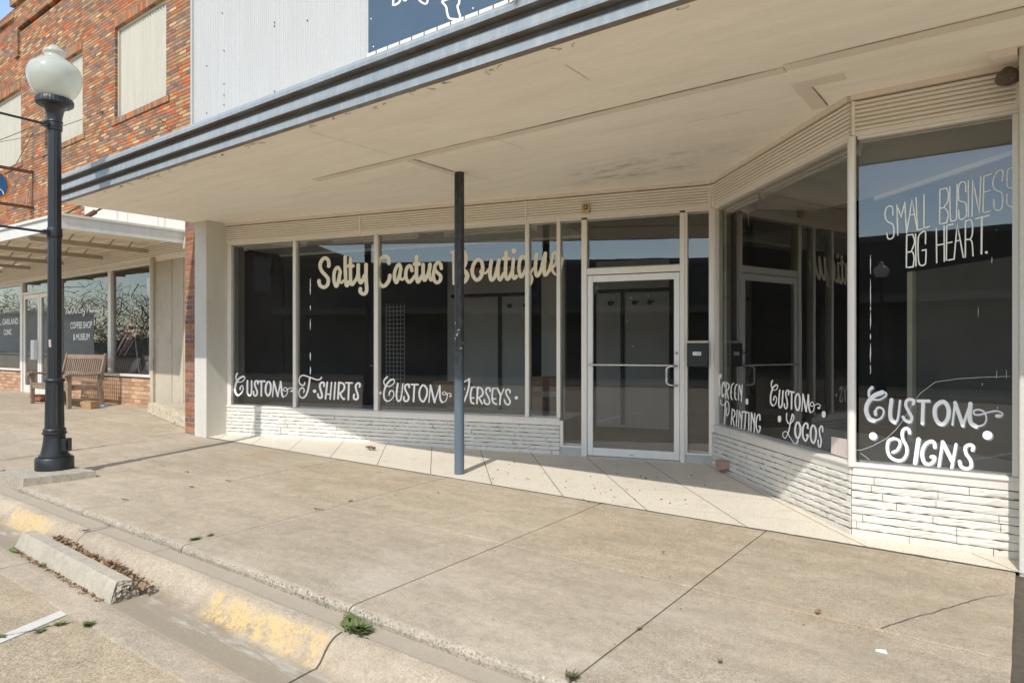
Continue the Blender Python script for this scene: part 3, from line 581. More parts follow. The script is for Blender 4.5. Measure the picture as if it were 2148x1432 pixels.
def louvre(F, a0, a1, joints, zt=LV):
    mb = MB(); mb.box(F, a0, a1, -0.08, 0.0, GT + 0.027, zt)
    mb.box(F, a0, a1, 0.0005, 0.010, 1.556, 1.592); n = 7; h = (zt - 1.594) / n
    for i in range(n):
        z = 1.594 + i * h
        mb.extrude(F, [(0.0005, z + 0.004), (0.020, z + 0.001), (0.025, z + h * 0.22), (0.024, z + h * 0.5), (0.0215, z + h * 0.53), (0.021, z + h - 0.011), (0.014, z + h - 0.0075), (0.0005, z + h - 0.0075)], a0, a1)
    for j in joints: mb.box(F, j - 0.011, j + 0.011, 0.001, 0.030, 1.56, zt - 0.004)
    return mb
louvre(WL, -7.0, -0.012, (-4.62, -2.21, -0.03)).build('louvre_band', M['louvre'], shop)
louvre(WD, -2.535, -0.006, (-2.52,)).build('louvre_band', M['louvre'], shop)
louvre(WR, 0.004, 1.0, (0.016, 0.985)).build('louvre_band', M['louvre'], shop)
def trim(F, a0, a1):
    mb = MB(); mb.box(F, a0, a1, -0.08, 0.036, LV + 0.007, SOF + 0.02); return mb
trim(WL, -7.0, -0.02).build('top_trim', M['batten'], shop); trim(WD, -2.53, -0.012).build('top_trim', M['batten'], shop); trim(WR, 0.0, 1.0).build('top_trim', M['batten'], shop)

# windows: frame > pane, lettering
GLT = -0.045
def window(F, a0, a1, left=0.0, right=0.0, zb=GB, zt=GT, name='window', t1=0.004, top=0.025):
    mb = MB()
    if left: mb.box(F, a0 - left, a0, -0.085, t1, zb, zt)
    if right: mb.box(F, a1, a1 + right, -0.085, t1, zb, zt)
    mb.box(F, a0 - left, a1 + right, -0.085, t1 + 0.004, zt + 0.001, zt + top)
    mb.box(F, a0, a1, -0.07, GLT - 0.006, zb + 0.001, zb + 0.016); mb.box(F, a0, a1, -0.07, GLT - 0.006, zt - 0.016, zt)
    fr = mb.build(name, M['alu'], shop, bevel=0.002)
    g = MB(); g.quad(F(a0, GLT, zb), F(a1, GLT, zb), F(a1, GLT, zt), F(a0, GLT, zt)); g.build('pane', M['glass'], fr)
    return fr
w1 = window(WL, -6.90, -5.762, 0.07, 0.052)
w2 = window(WL, -5.710, -4.408, 0, 0.063)
w3 = window(WL, -4.345, -2.225, 0, 0.050)
w4 = window(WL, -2.175, -1.818, 0, 0.047)
w5 = window(WL, -1.771, -1.505, 0, 0, zb=-1.158, name='sidelight')
w6 = window(WL, -0.273, -0.041, 0.027, 0.05, zb=-1.165, name='sidelight')
wt = window(WL, -1.437, -0.357, 0, 0, zb=0.948, name='transom_window')
wd = window(WD, -2.49, -0.045, 0.035, 0)
wr = window(WR, 0.04, 0.955, 0, 0.035)
mb = MB(); mb.box(WL, -1.505, -1.437, -0.09, 0.014, -1.30, GT); mb.box(WL, -0.357, -0.300, -0.09, 0.014, -1.30, GT); mb.box(WL, -1.4365, -0.3575, -0.085, 0.010, 0.872, 0.947)
mb.box(WL, -1.4365, -0.3575, -0.085, -0.004, -1.35, -1.272)
mb.build('door_frame', M['alu'], shop, bevel=0.003)
for q in ((-1.774, -1.506, -1.185), (-0.299, 0.0, -1.192)):
    mb = MB(); mb.box(WL, q[0], q[1], -0.06, -0.002, -1.40, q[2]); mb.build('kick_panel', M['panelgrey'], shop)
mb = MB(); mb.box(WL, -1.774, -1.506, -0.06, 0.008, -1.183, -1.159); mb.box(WL, -1.774, -1.735, -0.06, 0.006, -1.159, -0.866); mb.build('sidelight_frame', M['alu'], shop, bevel=0.002)
mb = MB(); mb.box(WL, -0.299, 0.0, -0.06, 0.008, -1.190, -1.166); mb.box(WL, -0.040, -0.005, -0.06, 0.012, -1.166, -0.862); mb.build('sidelight_frame', M['alu'], shop, bevel=0.002)
mb = MB(); p = WR(0, -0.004, 0); mb.tube([(p.x, p.y, H + SB + 0.06), (p.x, p.y, H + 1.556)], 0.030, 16); mb.build('corner_post', M['alu'], shop, autos=40)
mb = MB(); p = WL(-0.004, 0.0, 0); mb.box(WL, -0.022, 0.02, -0.08, 0.016, SB, 1.556); mb.build('corner_post', M['alu'], shop, bevel=0.002)
# door
mb = MB(); DT = 0.004
mb.box(WL, -1.432, -1.367, -0.045, DT, -1.262, 0.862); mb.box(WL, -0.422, -0.361, -0.045, DT, -1.262, 0.862)
mb.box(WL, -1.366, -0.423, -0.045, DT - 0.001, 0.786, 0.862); mb.box(WL, -1.366, -0.423, -0.045, DT - 0.001, -1.262, -1.168)
door = mb.build('door', M['doormetal'], shop, bevel=0.002)
g = MB(); g.quad(WL(-1.367, -0.02, -1.168), WL(-0.422, -0.02, -1.168), WL(-0.422, -0.02, 0.786), WL(-1.367, -0.02, 0.786)); g.build('pane', M['glass'], door)
mb = MB(); mb.tube([WL(-1.40, DT, -0.19), WL(-1.40, DT + 0.035, -0.19), WL(-1.38, DT + 0.045, -0.19), WL(-0.42, DT + 0.045, -0.19), WL(-0.40, DT + 0.035, -0.19), WL(-0.40, DT, -0.19)], 0.011, 10); mb.build('push_bar', M['chrome'], door, smooth=True)
mb = MB(); mb.tube([WL(-0.385, DT, -0.195), WL(-0.39, DT + 0.05, -0.195), WL(-0.46, DT + 0.065, -0.20), WL(-0.495, DT + 0.065, -0.225), WL(-0.495, DT + 0.065, -0.385), WL(-0.46, DT + 0.065, -0.41), WL(-0.39, DT + 0.05, -0.415), WL(-0.385, DT, -0.415)], 0.0125, 10); mb.build('pull_handle', M['chrome'], door, smooth=True)
mb = MB(); mb.tube([WL(-0.392, DT, -0.05), WL(-0.392, DT + 0.012, -0.05)], 0.017, 16); mb.tube([WL(-0.392, DT + 0.012, -0.05), WL(-0.392, DT + 0.015, -0.05)], 0.008, 10); mb.build('lock', M['chrome'], door, autos=40)
mb = MB(); mb.box(WL, -0.93, -0.88, DT, DT + 0.004, -1.235, -1.222); mb.build('badge', M['chrome'], door)

# columns at both ends, upper wall, roof, canopy
mb = MB(); mb.hexa([Vector((-9.82, 5.22, -0.05)), Vector((-9.495, 5.22, -0.05)), Vector((-9.53, 5.75, -0.05)), Vector((-9.82, 5.75, -0.05)), Vector((-9.82, 5.22, H + SOF)), Vector((-9.495, 5.22, H + SOF)), Vector((-9.53, 5.75, H + SOF)), Vector((-9.82, 5.75, H + SOF))]); mb.build('corner_column', M['stucco'], shop, bevel=0.006)
mb = MB(); mb.box(WORLD, -0.042, 0.55, 5.25, 5.95, -1.45, SOF); mb.build('corner_column', M['stucco'], shop, bevel=0.006)
mb = MB(); a = 10.0
# ribbed siding: a shallow trapezoidal rib every 98 mm
x0, x1 = -10.40, 7.0; pr = []; k = 0; x = x0
while x < x1:
    pr += [(x, 5.500), (x + 0.022, 5.500), (x + 0.025, 5.5045), (x + 0.030, 5.5045), (x + 0.033, 5.500), (x + 0.066, 5.500), (x + 0.0685, 5.5035), (x + 0.071, 5.5035), (x + 0.0735, 5.500)]; x += 0.098
pr = [(q, y) for q, y in pr if q <= x1]
vs = [(q, y, H + 2.0) for q, y in pr] + [(q, y, H + 9.2) for q, y in pr]; mb.add(vs, [(i, i + 1, len(pr) + i + 1, len(pr) + i) for i in range(len(pr) - 1)])
mb.box(WORLD, x0, x1, 5.516, 5.75, 1.9, 9.2); mb.box(WORLD, x0 - 0.012, x0 + 0.03, 5.47, 5.52, 2.0, 9.2)
for i in range(60):
    q = x0 + random.choice((0.17, 0.42, 0.85, 0.90, 1.95)) + random.choice((0, 0.0, 2.0)); z = 2.6 + random.uniform(0, 6)
    mb.box(WORLD, q, q + 0.014, 5.488, 5.497, z, z + 0.014, 1)
mb.build('ribbed_siding', [M['sidew'], M['rust']], shop)
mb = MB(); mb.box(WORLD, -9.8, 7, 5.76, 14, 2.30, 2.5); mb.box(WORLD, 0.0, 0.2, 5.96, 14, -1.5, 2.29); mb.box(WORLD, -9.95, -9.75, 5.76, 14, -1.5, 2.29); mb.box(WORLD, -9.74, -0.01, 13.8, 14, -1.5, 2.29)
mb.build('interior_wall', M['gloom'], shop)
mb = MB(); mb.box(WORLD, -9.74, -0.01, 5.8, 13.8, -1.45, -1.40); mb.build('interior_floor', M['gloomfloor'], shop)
# block the inside from the recessed entrance: walls carry on up to the roof
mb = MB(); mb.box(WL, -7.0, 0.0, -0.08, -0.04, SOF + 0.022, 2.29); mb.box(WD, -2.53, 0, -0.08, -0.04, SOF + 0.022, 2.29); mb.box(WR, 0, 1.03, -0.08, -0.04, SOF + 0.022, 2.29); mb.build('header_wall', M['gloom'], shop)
canopy = None
mb = MB(); CE = 3.44
# fascia: three stepped faces with two drip edges
pf = [(0, 0.0), (0, 0.058), (0.045, 0.064), (0.045, 0.110), (-0.036, 0.104), (-0.046, 0.102), (-0.048, 0.118), (-0.040, 0.124), (-0.036, 0.182), (0.010, 0.188), (0.010, 0.236), (-0.074, 0.230), (-0.084, 0.228), (-0.086, 0.258), (-0.078, 0.272), (-0.070, 0.274), (-0.066, 0.292), (0.06, 0.296), (0.06, 0.0)]
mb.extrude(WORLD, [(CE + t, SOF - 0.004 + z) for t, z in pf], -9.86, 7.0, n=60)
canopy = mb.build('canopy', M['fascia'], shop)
mb = MB(); mb.add([(-9.84, CE + 0.061, H + SOF), (7, CE + 0.061, H + SOF), (7, 7.7, H + SOF), (-9.5, 7.7, H + SOF), (-9.5, 5.6, H + SOF), (-9.825, 5.6, H + SOF)], [(0, 1, 2, 3, 4, 5)]); 
mb.add([(-9.84, CE + 0.061, H + SOF), (-9.825, 5.6, H + SOF), (-9.825, 5.6, H + 2.1), (-9.84, CE + 0.051, H + 2.1)], [(0, 1, 2, 3)])
mb.add([(-9.84, CE + 0.051, H + 2.11), (7, CE + 0.051, H + 2.11), (7, 5.49, H + 2.2), (-9.825, 5.49, H + 2.2)], [(0, 1, 2, 3)])
mb.build('soffit', M['soffit'], canopy)
mb = MB()
def bat(x0, x1, y0, y1, th=0.012): m_ = MB(); m_.box(WORLD, x0, x1, y0, y1, SOF - th, SOF - 0.001); m_.build('batten', M['batten'], canopy)
bat(-6.26, -3.77, 4.66, 4.745); bat(-3.765, -1.29, 4.68, 4.765, 0.010); bat(-1.28, 6, 4.64, 4.74, 0.010)
bat(-4.89, -4.81, 4.75, 5.52, 0.016); bat(-1.33, -1.222, 5.14, 5.63, 0.012); bat(-1.33, -1.0, 5.02, 5.14, 0.008)
mb = MB()
sm_n = 0
def seam(x0, y0, x1, y1, wd=0.006):
    mb = MB(); d = Vector((x1 - x0, y1 - y0, 0)); nn = Vector((-d.y, d.x, 0)).normalized() * wd / 2; k = 14; vs = []
    for i in range(k + 1):
        q = Vector((x0, y0, H + SOF - 0.004)) + d * i / k; m_ = nn * (0.3 + 1.2 * abs(vnoise(i * 0.7, x0)) ) * (1 - abs(2 * i / k - 1) ** 6 * 0.8); vs += [q - m_, q + m_]
    mb.add(vs, [(2 * i, 2 * i + 1, 2 * i + 3, 2 * i + 2) for i in range(k)]); mb.build('open_seam', M['seam'], canopy)
seam(-4.90, 3.57, -4.864, 4.55, 0.008); seam(-3.755, 4.75, -3.74, 5.14); seam(-2.417, 3.77, -2.42, 4.12); seam(-6.3, 5.0, -6.29, 5.4, 0.004); seam(-7.9, 4.2, -7.9, 4.5, 0.004); seam(-2.25, 5.35, -1.65, 5.36, 0.006)
seam(-6.26, 4.655, -3.77, 4.655, 0.008); seam(-3.77, 4.675, -1.29, 4.675, 0.014); seam(-1.28, 4.636, 6, 4.636, 0.014); seam(-4.804, 4.75, -4.804, 5.45, 0.012); seam(-4.78, 5.62, -4.72, 5.95, 0.007); seam(-1.218, 5.14, -1.218, 5.63, 0.012)
mb = MB()   # dead creeper and torn edge fibres along the drip
for i in range(46):
    x = random.choice((-8.9, -8.3, -7.6, -6.9, -5.6, -4.6, -4.1, -3.3, -2.4, -1.6)) + random.gauss(0, 0.4); y = CE + random.uniform(0.065, 0.12); p = Vector((x, y, H + SOF - 0.003)); pts = [p]
    for k in range(4): p = p + Vector((random.uniform(-0.035, 0.035), random.uniform(-0.02, 0.025), random.uniform(-0.004, 0.0))); pts.append(p)
    mb.tube(pts, 0.0015, 4)
for i in range(40):
    x = -2.42 + random.gauss(0, 0.07); p = Vector((x, CE - 0.07, H + SOF + 0.29)); mb.tube([p, p + Vector((random.uniform(-.05, .05), -0.02, random.uniform(0.0, 0.05))), p + Vector((random.uniform(-.1, .1), -0.03, random.uniform(-0.05, 0.06)))], 0.002, 4)
mb.build('dead_creeper', M['drygreen'], canopy)
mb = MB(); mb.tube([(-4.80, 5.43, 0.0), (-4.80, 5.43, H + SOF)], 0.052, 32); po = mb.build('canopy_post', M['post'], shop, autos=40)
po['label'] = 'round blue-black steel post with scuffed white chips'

# display windows and the dark room behind them
def poly(mb, pts, z0, z1, mi=0):
    k = len(pts); vs = [(x, y, H + z0) for x, y in pts] + [(x, y, H + z1) for x, y in pts]
    mb.add(vs, [tuple(range(k)), tuple(range(k, 2 * k))] + [(i, (i + 1) % k, k + (i + 1) % k, k + i) for i in range(k)], mi)
def xy(F, a, t): q = F(a, t, 0); return (q.x, q.y)
dl = [xy(WL, -7.0, -0.10), xy(WL, -1.78, -0.10), xy(WL, -1.78, -1.07), xy(WL, -7.0, -1.07)]
drr = [xy(WD, -2.45, -0.10), xy(WD, -0.05, -0.10), xy(WR, 0.06, -0.09), (-0.06, 5.62), (-0.06, 6.50), (-1.25, 7.72), (-1.9, 8.1), (-2.45, 7.52)]
mb = MB(); poly(mb, dl, 1.532, 1.56); poly(mb, drr, 1.532, 1.56); mb.box(WL, -7.0, -1.78, -1.10, -1.07, 1.50, 1.66)
mb.box(Frame((-0.06, 6.52), (-1.19, 1.22), (0.716, 0.698)), 0, 1.70, 0.0, 0.03, 1.50, 1.66); mb.build('display_ceiling', M['display'], shop)
mb = MB(); poly(mb, dl, -0.93, -0.868); poly(mb, drr, -0.93, -0.868); mb.build('display_floor', M['displayfloor'], shop)
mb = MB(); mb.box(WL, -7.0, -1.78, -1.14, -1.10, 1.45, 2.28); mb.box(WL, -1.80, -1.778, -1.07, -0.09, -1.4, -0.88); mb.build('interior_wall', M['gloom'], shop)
mb = MB(); mb.box(WL, -5.0, -4.75, -3.4, -3.3, -1.3, 1.6); mb.box(WL, -4.7, -3.45, -3.4, -3.3, -1.3, 1.45); mb.box(WL, -3.0, -2.6, -2.9, -2.8, -1.3, 1.45); mb.box(WL, -2.2, -1.0, -3.4, -3.3, -1.3, 1.45); mb.build('partition_wall', M['partition'], shop)
mb = MB(); FB = Frame((-0.06, 6.50), (-0.698, 0.716), (-0.716, -0.698)); mb.box(FB, 1.14, 1.21, -0.04, 0.0, -0.868, 0.72); mb.box(FB, 0.55, 1.139, -0.03, 0.0, -0.868, -0.83); mb.build('display_trim', M['greenish'], shop); mb = MB(); mb.box(WD, -2.46, -2.40, -0.14, -0.09, -0.868, 1.53); mb.build('display_trim', M['greenish'], shop)
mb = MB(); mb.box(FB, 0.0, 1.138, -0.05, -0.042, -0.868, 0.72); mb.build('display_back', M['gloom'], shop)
# interior fittings, each on its own
def strip_light(F, a0, a1, t, label):
    mb = MB(); mb.box(F, a0, a1, t - 0.06, t, 1.497, 1.531); r = mb.build('strip_light', M['display'], None); tag(r, label, 'strip light', 'fluorescent strip lights over the display windows')
    for dt in (-0.018, -0.046):
        m2 = MB(); m2.tube([F(a0 + 0.03, t + dt, 1.478), F(a1 - 0.03, t + dt, 1.478)], 0.014, 10); m2.build('tube', M['tube'], r, smooth=True)
    for a in (a0 + 0.01, a1 - 0.03): m3 = MB(); m3.box(F, a, a + 0.02, t - 0.058, t - 0.004, 1.455, 1.4965); m3.build('tube_holder', M['tube'], r)
strip_light(WL, -6.75, -5.60, -0.09, 'strip light inside the angled window beside the white corner column')
strip_light(WL, -5.15, -3.78, -0.09, 'strip light behind the mullion between salty and cactus')
strip_light(WL, -3.40, -2.10, -0.09, 'strip light behind the glass above the word boutique')
strip_light(WD, -1.62, -0.10, -0.09, 'longer strip light on the display ceiling of the diagonal window')
strip_light(WD, -2.40, -1.66, -0.09, 'shorter strip light on the display ceiling of the diagonal window')
mb = MB(); q = WL(-3.62, -0.16, 1.49); mb.lathe((q.x, q.y, H + 1.49), [(0.075, 0.04), (0.075, 0.015), (0.04, 0)], 20); o = mb.build('lamp_holder', M['tube']); tag(o, 'bare round lamp holder on the display ceiling above the word cactus', 'lamp holder')
mb = MB(); q = WD(-2.22, -0.25, 1.5); mb.lathe((q.x, q.y, H + 1.44), [(0.10, 0.09), (0.10, 0.05), (0.05, 0.02), (0.01, 0.0)], 20); mb.tube([(q.x, q.y, H + 1.44), (q.x + 0.01, q.y, H + 1.30)], 0.004, 6); o = mb.build('ceiling_lamp', M['tube'], autos=40); tag(o, 'small round ceiling lamp behind the diagonal window beside the door', 'lamp')
mb = MB()
for i in range(6): s = -5.42 + i * 0.07; mb.tube([WL(s, -1.9, -1.2), WL(s, -1.9, 0.75)], 0.005, 6)
for i in range(28): z = -1.2 + i * 0.07; mb.tube([WL(-5.42, -1.9, z), WL(-5.07, -1.9, z)], 0.005, 6)
o = mb.build('grid_panel', M['partition']); tag(o, 'upright grey wire grid display panel inside the dark shop', 'display grid')
rail = MB(); rail.tube([WL(-4.9, -3.27, 0.95), WL(-3.2, -3.27, 0.95)], 0.03, 8); rail.tube([WL(-3.95, -3.27, -1.25), WL(-3.95, -3.27, 0.95)], 0.035, 8)
for s in (-3.75, -3.45): rail.tube([WL(s, -3.25, 0.75), WL(s + 0.1, -3.05, 0.75)], 0.015, 6); rail.tube([WL(s, -3.26, 0.75), WL(s, -3.22, 0.75)], 0.04, 8)
o = rail.build('pipe_rail', M['blackpipe']); tag(o, 'black pipe clothes rail with stub hooks on the grey partition under the word cactus', 'clothes rail', 'black pipe clothes rails inside the shop')
rail = MB(); rail.tube([WL(-2.2, -3.27, 0.95), WL(-1.0, -3.27, 0.95)], 0.03, 8); rail.tube([WL(-1.75, -3.27, -1.25), WL(-1.75, -3.27, 0.95)], 0.035, 8)
for s in (-1.95, -1.55, -1.3): rail.tube([WL(s, -3.25, 0.75), WL(s + 0.1, -3.05, 0.75)], 0.015, 6); rail.tube([WL(s, -3.26, 0.75), WL(s, -3.22, 0.75)], 0.04, 8)
o = rail.build('pipe_rail', M['blackpipe']); tag(o, 'black pipe clothes rail with three stub hooks behind the word boutique', 'clothes rail', 'black pipe clothes rails inside the shop')
mb = MB()
for a in (-2.75, -2.28): mb.box(WL, a, a + 0.05, -1.55, -1.50, -1.3, -0.38)
mb.box(WL, -2.695, -2.285, -1.55, -1.53, -0.62, -0.40); mb.box(WL, -2.695, -2.285, -1.55, -1.53, -0.95, -0.70); mb.box(WL, -2.695, -2.285, -1.55, -1.52, -1.3, -1.0); o = mb.build('wooden_crate', M['woodbox']); tag(o, 'brown wooden crate standing inside below the word boutique', 'crate')
mb = MB(); mb.hexa([WL(-4.0, -1.3, -0.868), WL(-3.4, -1.3, -0.868), WL(-3.4, -1.5, -0.868), WL(-4.0, -1.5, -0.868), WL(-4.25, -1.35, -0.5), WL(-3.65, -1.35, -0.5), WL(-3.65, -1.45, -0.5), WL(-4.25, -1.45, -0.5)]); o = mb.build('leaning_board', M['woodbox']); tag(o, 'tilted brown board inside the window behind the second custom lettering', 'board')
# things fixed to the shop front
sr = MB(); sr.box(WL, -1.483, -1.392, 0.016, 0.062, 1.597, 1.722); o = sr.build('alarm_siren', M['tan'], bevel=0.004); tag(o, 'small tan alarm siren box on the louvre band above the door', 'alarm')
m2 = MB(); m2.tube([WL(-1.437, 0.0625, 1.665), WL(-1.437, 0.064, 1.665)], 0.031, 24); hole = m2.build('grille_opening', M['darkhole'], o)
m2 = MB(); m2.box(WL, -1.468, -1.406, 0.0642, 0.067, 1.661, 1.669); m2.box(WL, -1.441, -1.433, 0.0675, 0.070, 1.634, 1.696); m2.tube([WL(-1.437, 0.0645, 1.665), WL(-1.437, 0.071, 1.665)], 0.013, 16); m2.build('grille_cross', M['tan'], o)
mb = MB(); mb.box(WL, -0.268, -0.045, 0.012, 0.085, -0.20, 0.062); mbx = mb.build('mailbox', M['black'], bevel=0.005); tag(mbx, 'black wall mailbox with a white 110 number label beside the glass door', 'mailbox')
mb = MB(); mb.extrude(WL, [(0.012, 0.064), (0.094, 0.064), (0.094, 0.076), (0.012, 0.090)], -0.272, -0.041); mb.build('lid', M['batten'], mbx)
mb = MB(); mb.box(WL, -0.205, -0.115, 0.0855, 0.0865, -0.075, -0.035); lb = mb.build('number_label', M['white'], mbx)
def textobj(name, body, F, a, t, z, size, mat, parent, sx=1.0, align='LEFT', extr=0.0, bold=0.0):
    c = bpy.data.curves.new(name, 'FONT'); c.body = body; c.size = size; c.align_x = align; c.extrude = extr; c.offset = bold * size
    o = bpy.data.objects.new(name, c); COL.objects.link(o); o.location = (0, 0, 0)
    dg = bpy.context.evaluated_depsgraph_get(); me = bpy.data.meshes.new_from_object(o.evaluated_get(dg)); bpy.data.objects.remove(o)
    q = bpy.data.objects.new(name, me); COL.objects.link(q); me.materials.clear(); me.materials.append(mat)
    for v in me.vertices: v.co = F(a + v.co.x * sx, t + v.co.z, z + v.co.y)
    if parent: q.parent = parent; q.matrix_parent_inverse = parent_world(parent).inverted()
    return q
textobj('number', '110', WL, -0.160, 0.0872, -0.066, 0.036, M['darkhole'], lb, 1.25, 'CENTER')
mb = MB(); q = (-0.10, 5.40); mb.lathe((q[0], q[1], H + 1.70), [(0.012, 0.10), (0.03, 0.09), (0.062, 0.06), (0.070, 0.03), (0.055, 0.0)], 18, lambda a, z: 1 + 0.08 * math.sin(5 * a)); o = mb.build('wasp_nest', M['nest'], smooth=True); tag(o, 'grey papery wasp nest under the canopy at the top of the louvre band', 'wasp nest')
mb = MB(); mb.box(WORLD, -0.19, -0.05, 5.22, 5.36, SOF - 0.05, SOF - 0.001); o = mb.build('bracket_block', M['batten']); tag(o, 'small cream painted block fixed under the canopy above the wasp nest', 'block')
mb = MB(); P = [on_plane(u, v, WD(0, GLT + 0.006, 0), WD.t) for u, v in ((1744, 915), (1776, 921), (1781, 930), (1781, 962), (1743, 950))]; P2 = [p - WD.t * 0.004 for p in P]
mb.add(P + P2, [tuple(range(5)), tuple(range(9, 4, -1))] + [(i, (i + 1) % 5, 5 + (i + 1) % 5, 5 + i) for i in range(5)]); o = mb.build('paper_sign', M['pinkpaper']); tag(o, 'faded pink sheet of paper in the bottom corner of the diagonal window', 'paper')
# a long crack across the right-hand pane
mb = MB(); ck = [on_plane(u, v, WR(0, GLT + 0.003, 0), WR.t) for u, v in ((1797, 944), (1808, 943), (1830, 935), (1860, 919), (1880, 900), (1895, 880), (1912, 850), (1930, 825), (1962, 801), (2010, 794), (2060, 791), (2120, 789))]; mb.tube(ck, 0.0016, 4)
ck = [on_plane(u, v, WR(0, GLT + 0.003, 0), WR.t) for u, v in ((1804, 950), (1810, 953), (1824, 964))]; mb.tube(ck, 0.0014, 4); mb.build('glass_crack', M['tube'], wr)
# ------------------------------------------------------------------ hand lettering: brush strokes on the panes
def catmull(P, straight):
    if straight or len(P) < 3:
        out = []
        for a, b_ in zip(P[:-1], P[1:]): out += [a + (b_ - a) * (i / 3) for i in range(3)]
        return out + [P[-1]]
    closed = (P[0] - P[-1]).length < 1e-6; out = []; n = len(P)
    for i in range(n - 1):
        p1, p2 = P[i], P[i + 1]; p0 = P[i - 1] if i else (P[-2] if closed else p1 * 2 - p2); p3 = P[i + 2] if i + 2 < n else (P[1] if closed else p2 * 2 - p1)
        for k in range(6):
            t = k / 6; out.append(0.5 * ((2 * p1) + (p2 - p0) * t + (2 * p0 - 5 * p1 + 4 * p2 - p3) * t * t + (3 * p1 - p0 - 3 * p2 + p3) * t ** 3))
    return out + [P[-1]]
def lettering(name, parent, F, mat, ou, ov, scl, strokes, t=GLT + 0.002, shift=(0, 0), wmul=1.0, rz=1):
    mb = MB(); nrm = F.t
    for si, st in enumerate(strokes.strip().split('\n')):
        st = st.strip()
        if not st: continue
        straight = '!' in st; wd, pts = st.replace('!', '|').split('|'); wd = [float(q) * wmul for q in wd.split('-')]; w0, w1 = wd[0], wd[-1]
        P = [Vector(tuple(map(float, q.split(',')))) + Vector(shift) for q in pts.split()]
        if len(P) == 1: P = [P[0], P[0] + Vector((0.5, 0))]
        C = catmull(P, straight); n = len(C); lft, rgt = [], []; closed = (P[0] - P[-1]).length < 1e-6
        for i, p in enumerate(C):
            d = C[min(i + 1, n - 1)] - C[max(i - 1, 0)]; d = d.normalized() if d.length else Vector((1, 0)); nn = Vector((-d.y, d.x)); hw = (w0 + (w1 - w0) * i / (n - 1)) / 2
            hw *= 1 + 0.05 * vnoise(i * 0.5, si * 3.7)
            lft.append(p + nn * hw); rgt.append(p - nn * hw)
        tt = t + 0.00025 * si
        def pj(q, k=0.0): return on_plane(ou + q.x / scl, ov + q.y / scl, F(0, tt + 0.0002 * k, 0), nrm)
        vs = [pj(q, i / n) for i, q in enumerate(lft)] + [pj(q, i / n) for i, q in enumerate(rgt)]
        fs = [(i, i + 1, n + i + 1, n + i) for i in range(n - 1)]
        mb.add(vs, fs)
        for c, dd, hw, kk in (() if closed else ((C[0], (C[0] - C[1]), w0 / 2, 0.0), (C[-1], (C[-1] - C[-2]), w1 / 2, 1.0))):     # round ends
            a0 = math.atan2(dd.y, dd.x); ring = [c + Vector((math.cos(a0 + q), math.sin(a0 + q))) * hw for q in [(-math.pi / 2) + math.pi * k / 8 for k in range(9)]]
            mb.add([pj(q, kk) for q in ring], [tuple(range(9))])
    o = mb.build(name, mat, parent); return o
SALTY = """90|410,515 415,440 395,360 330,312 260,345 205,440 200,540 240,640 320,730 385,810 400,890 375,990 290,1045 200,1000 172,930 170,880
82|680,600 650,550 605,560 560,640 543,750 545,880 575,985 605,1020 635,960 670,800 700,640
62|712,660 690,800 690,890 735,930 780,880
88|825,288 825,500 832,750 840,920 862,1005 900,960 925,900
85|957,335 955,500 958,750 965,900 990,975 1040,930 1110,820 1140,720
95|915,510 1015,510
92|1150,485 1150,700 1170,850 1215,930 1270,850 1310,750
92|1348,475 1345,700 1350,900 1362,1080 1340,1180 1275,1212 1205,1160 1205,1080"""
CACTUS = """95|365,560 365,470 320,405 245,395 170,450 110,560 85,720 85,880 110,1010 160,1100 230,1135 310,1080 370,980 390,870
85|655,650 625,590 580,620 530,720 505,840 510,960 550,1045 590,980 640,820 665,680
60|680,690 655,850 660,940 700,975 755,920
88|940,745 925,660 880,625 820,680 790,800 795,920 840,1010 890,1030 950,970 1010,890
92|1062,400 1058,600 1055,800 1065,950 1095,1030 1140,970 1190,880
100|1010,580 1120,580
92|1222,595 1222,750 1230,880 1258,985 1300,920 1360,800 1390,650 1395,590
72|1392,640 1380,800 1390,930 1425,985 1470,900 1490,820
88|1680,690 1660,590 1605,540 1545,590 1510,680 1550,770 1640,850 1665,930 1635,1010 1570,1045 1510,1000 1480,900 1480,830 1500,740"""
BOUTI = """100|215,350 212,600 215,1000 215,1090
50|135,345 300,330
105|300,350 430,340 500,420 505,520 480,640 430,720 330,745
108|330,760 460,810 535,900 530,980 470,1070 350,1130 220,1120
92|820,530 740,580 680,700 660,820 690,950 770,1040 850,1000 905,900 925,760 915,640 880,560 820,530
60|860,840 940,870 1010,860 1060,790
90|885,820 905,880
92|1145,550 1120,700 1105,880 1125,1000 1155,1040 1210,990 1260,870 1300,700 1335,540
85|1330,560 1310,750 1310,920 1350,1035 1400,980 1450,880
90|1515,340 1505,550 1495,750 1500,930 1545,1020 1600,960 1650,850
92|1450,505 1580,505
85|1695,510 1685,650 1670,800 1680,940 1715,1000 1770,950
118|1710,303 1710,328"""
QUE = """95|470,385 400,370 340,450 310,620 315,780 360,920 420,850 480,740 530,600
70|555,400 560,800 570,1050 600,1130 650,1060 665,960 640,870
65|635,800 700,680
100|788,310 765,500 755,700 775,850 815,890 870,810 920,700 970,500 1030,280
95|1030,280 1010,500 995,700 1005,830 1025,870 1080,820 1140,720 1190,560
88-60|1190,660 1290,600 1345,450 1350,330 1310,250 1240,290 1210,450 1195,620 1230,760 1300,850 1370,840 1430,740 1480,560 1500,410"""
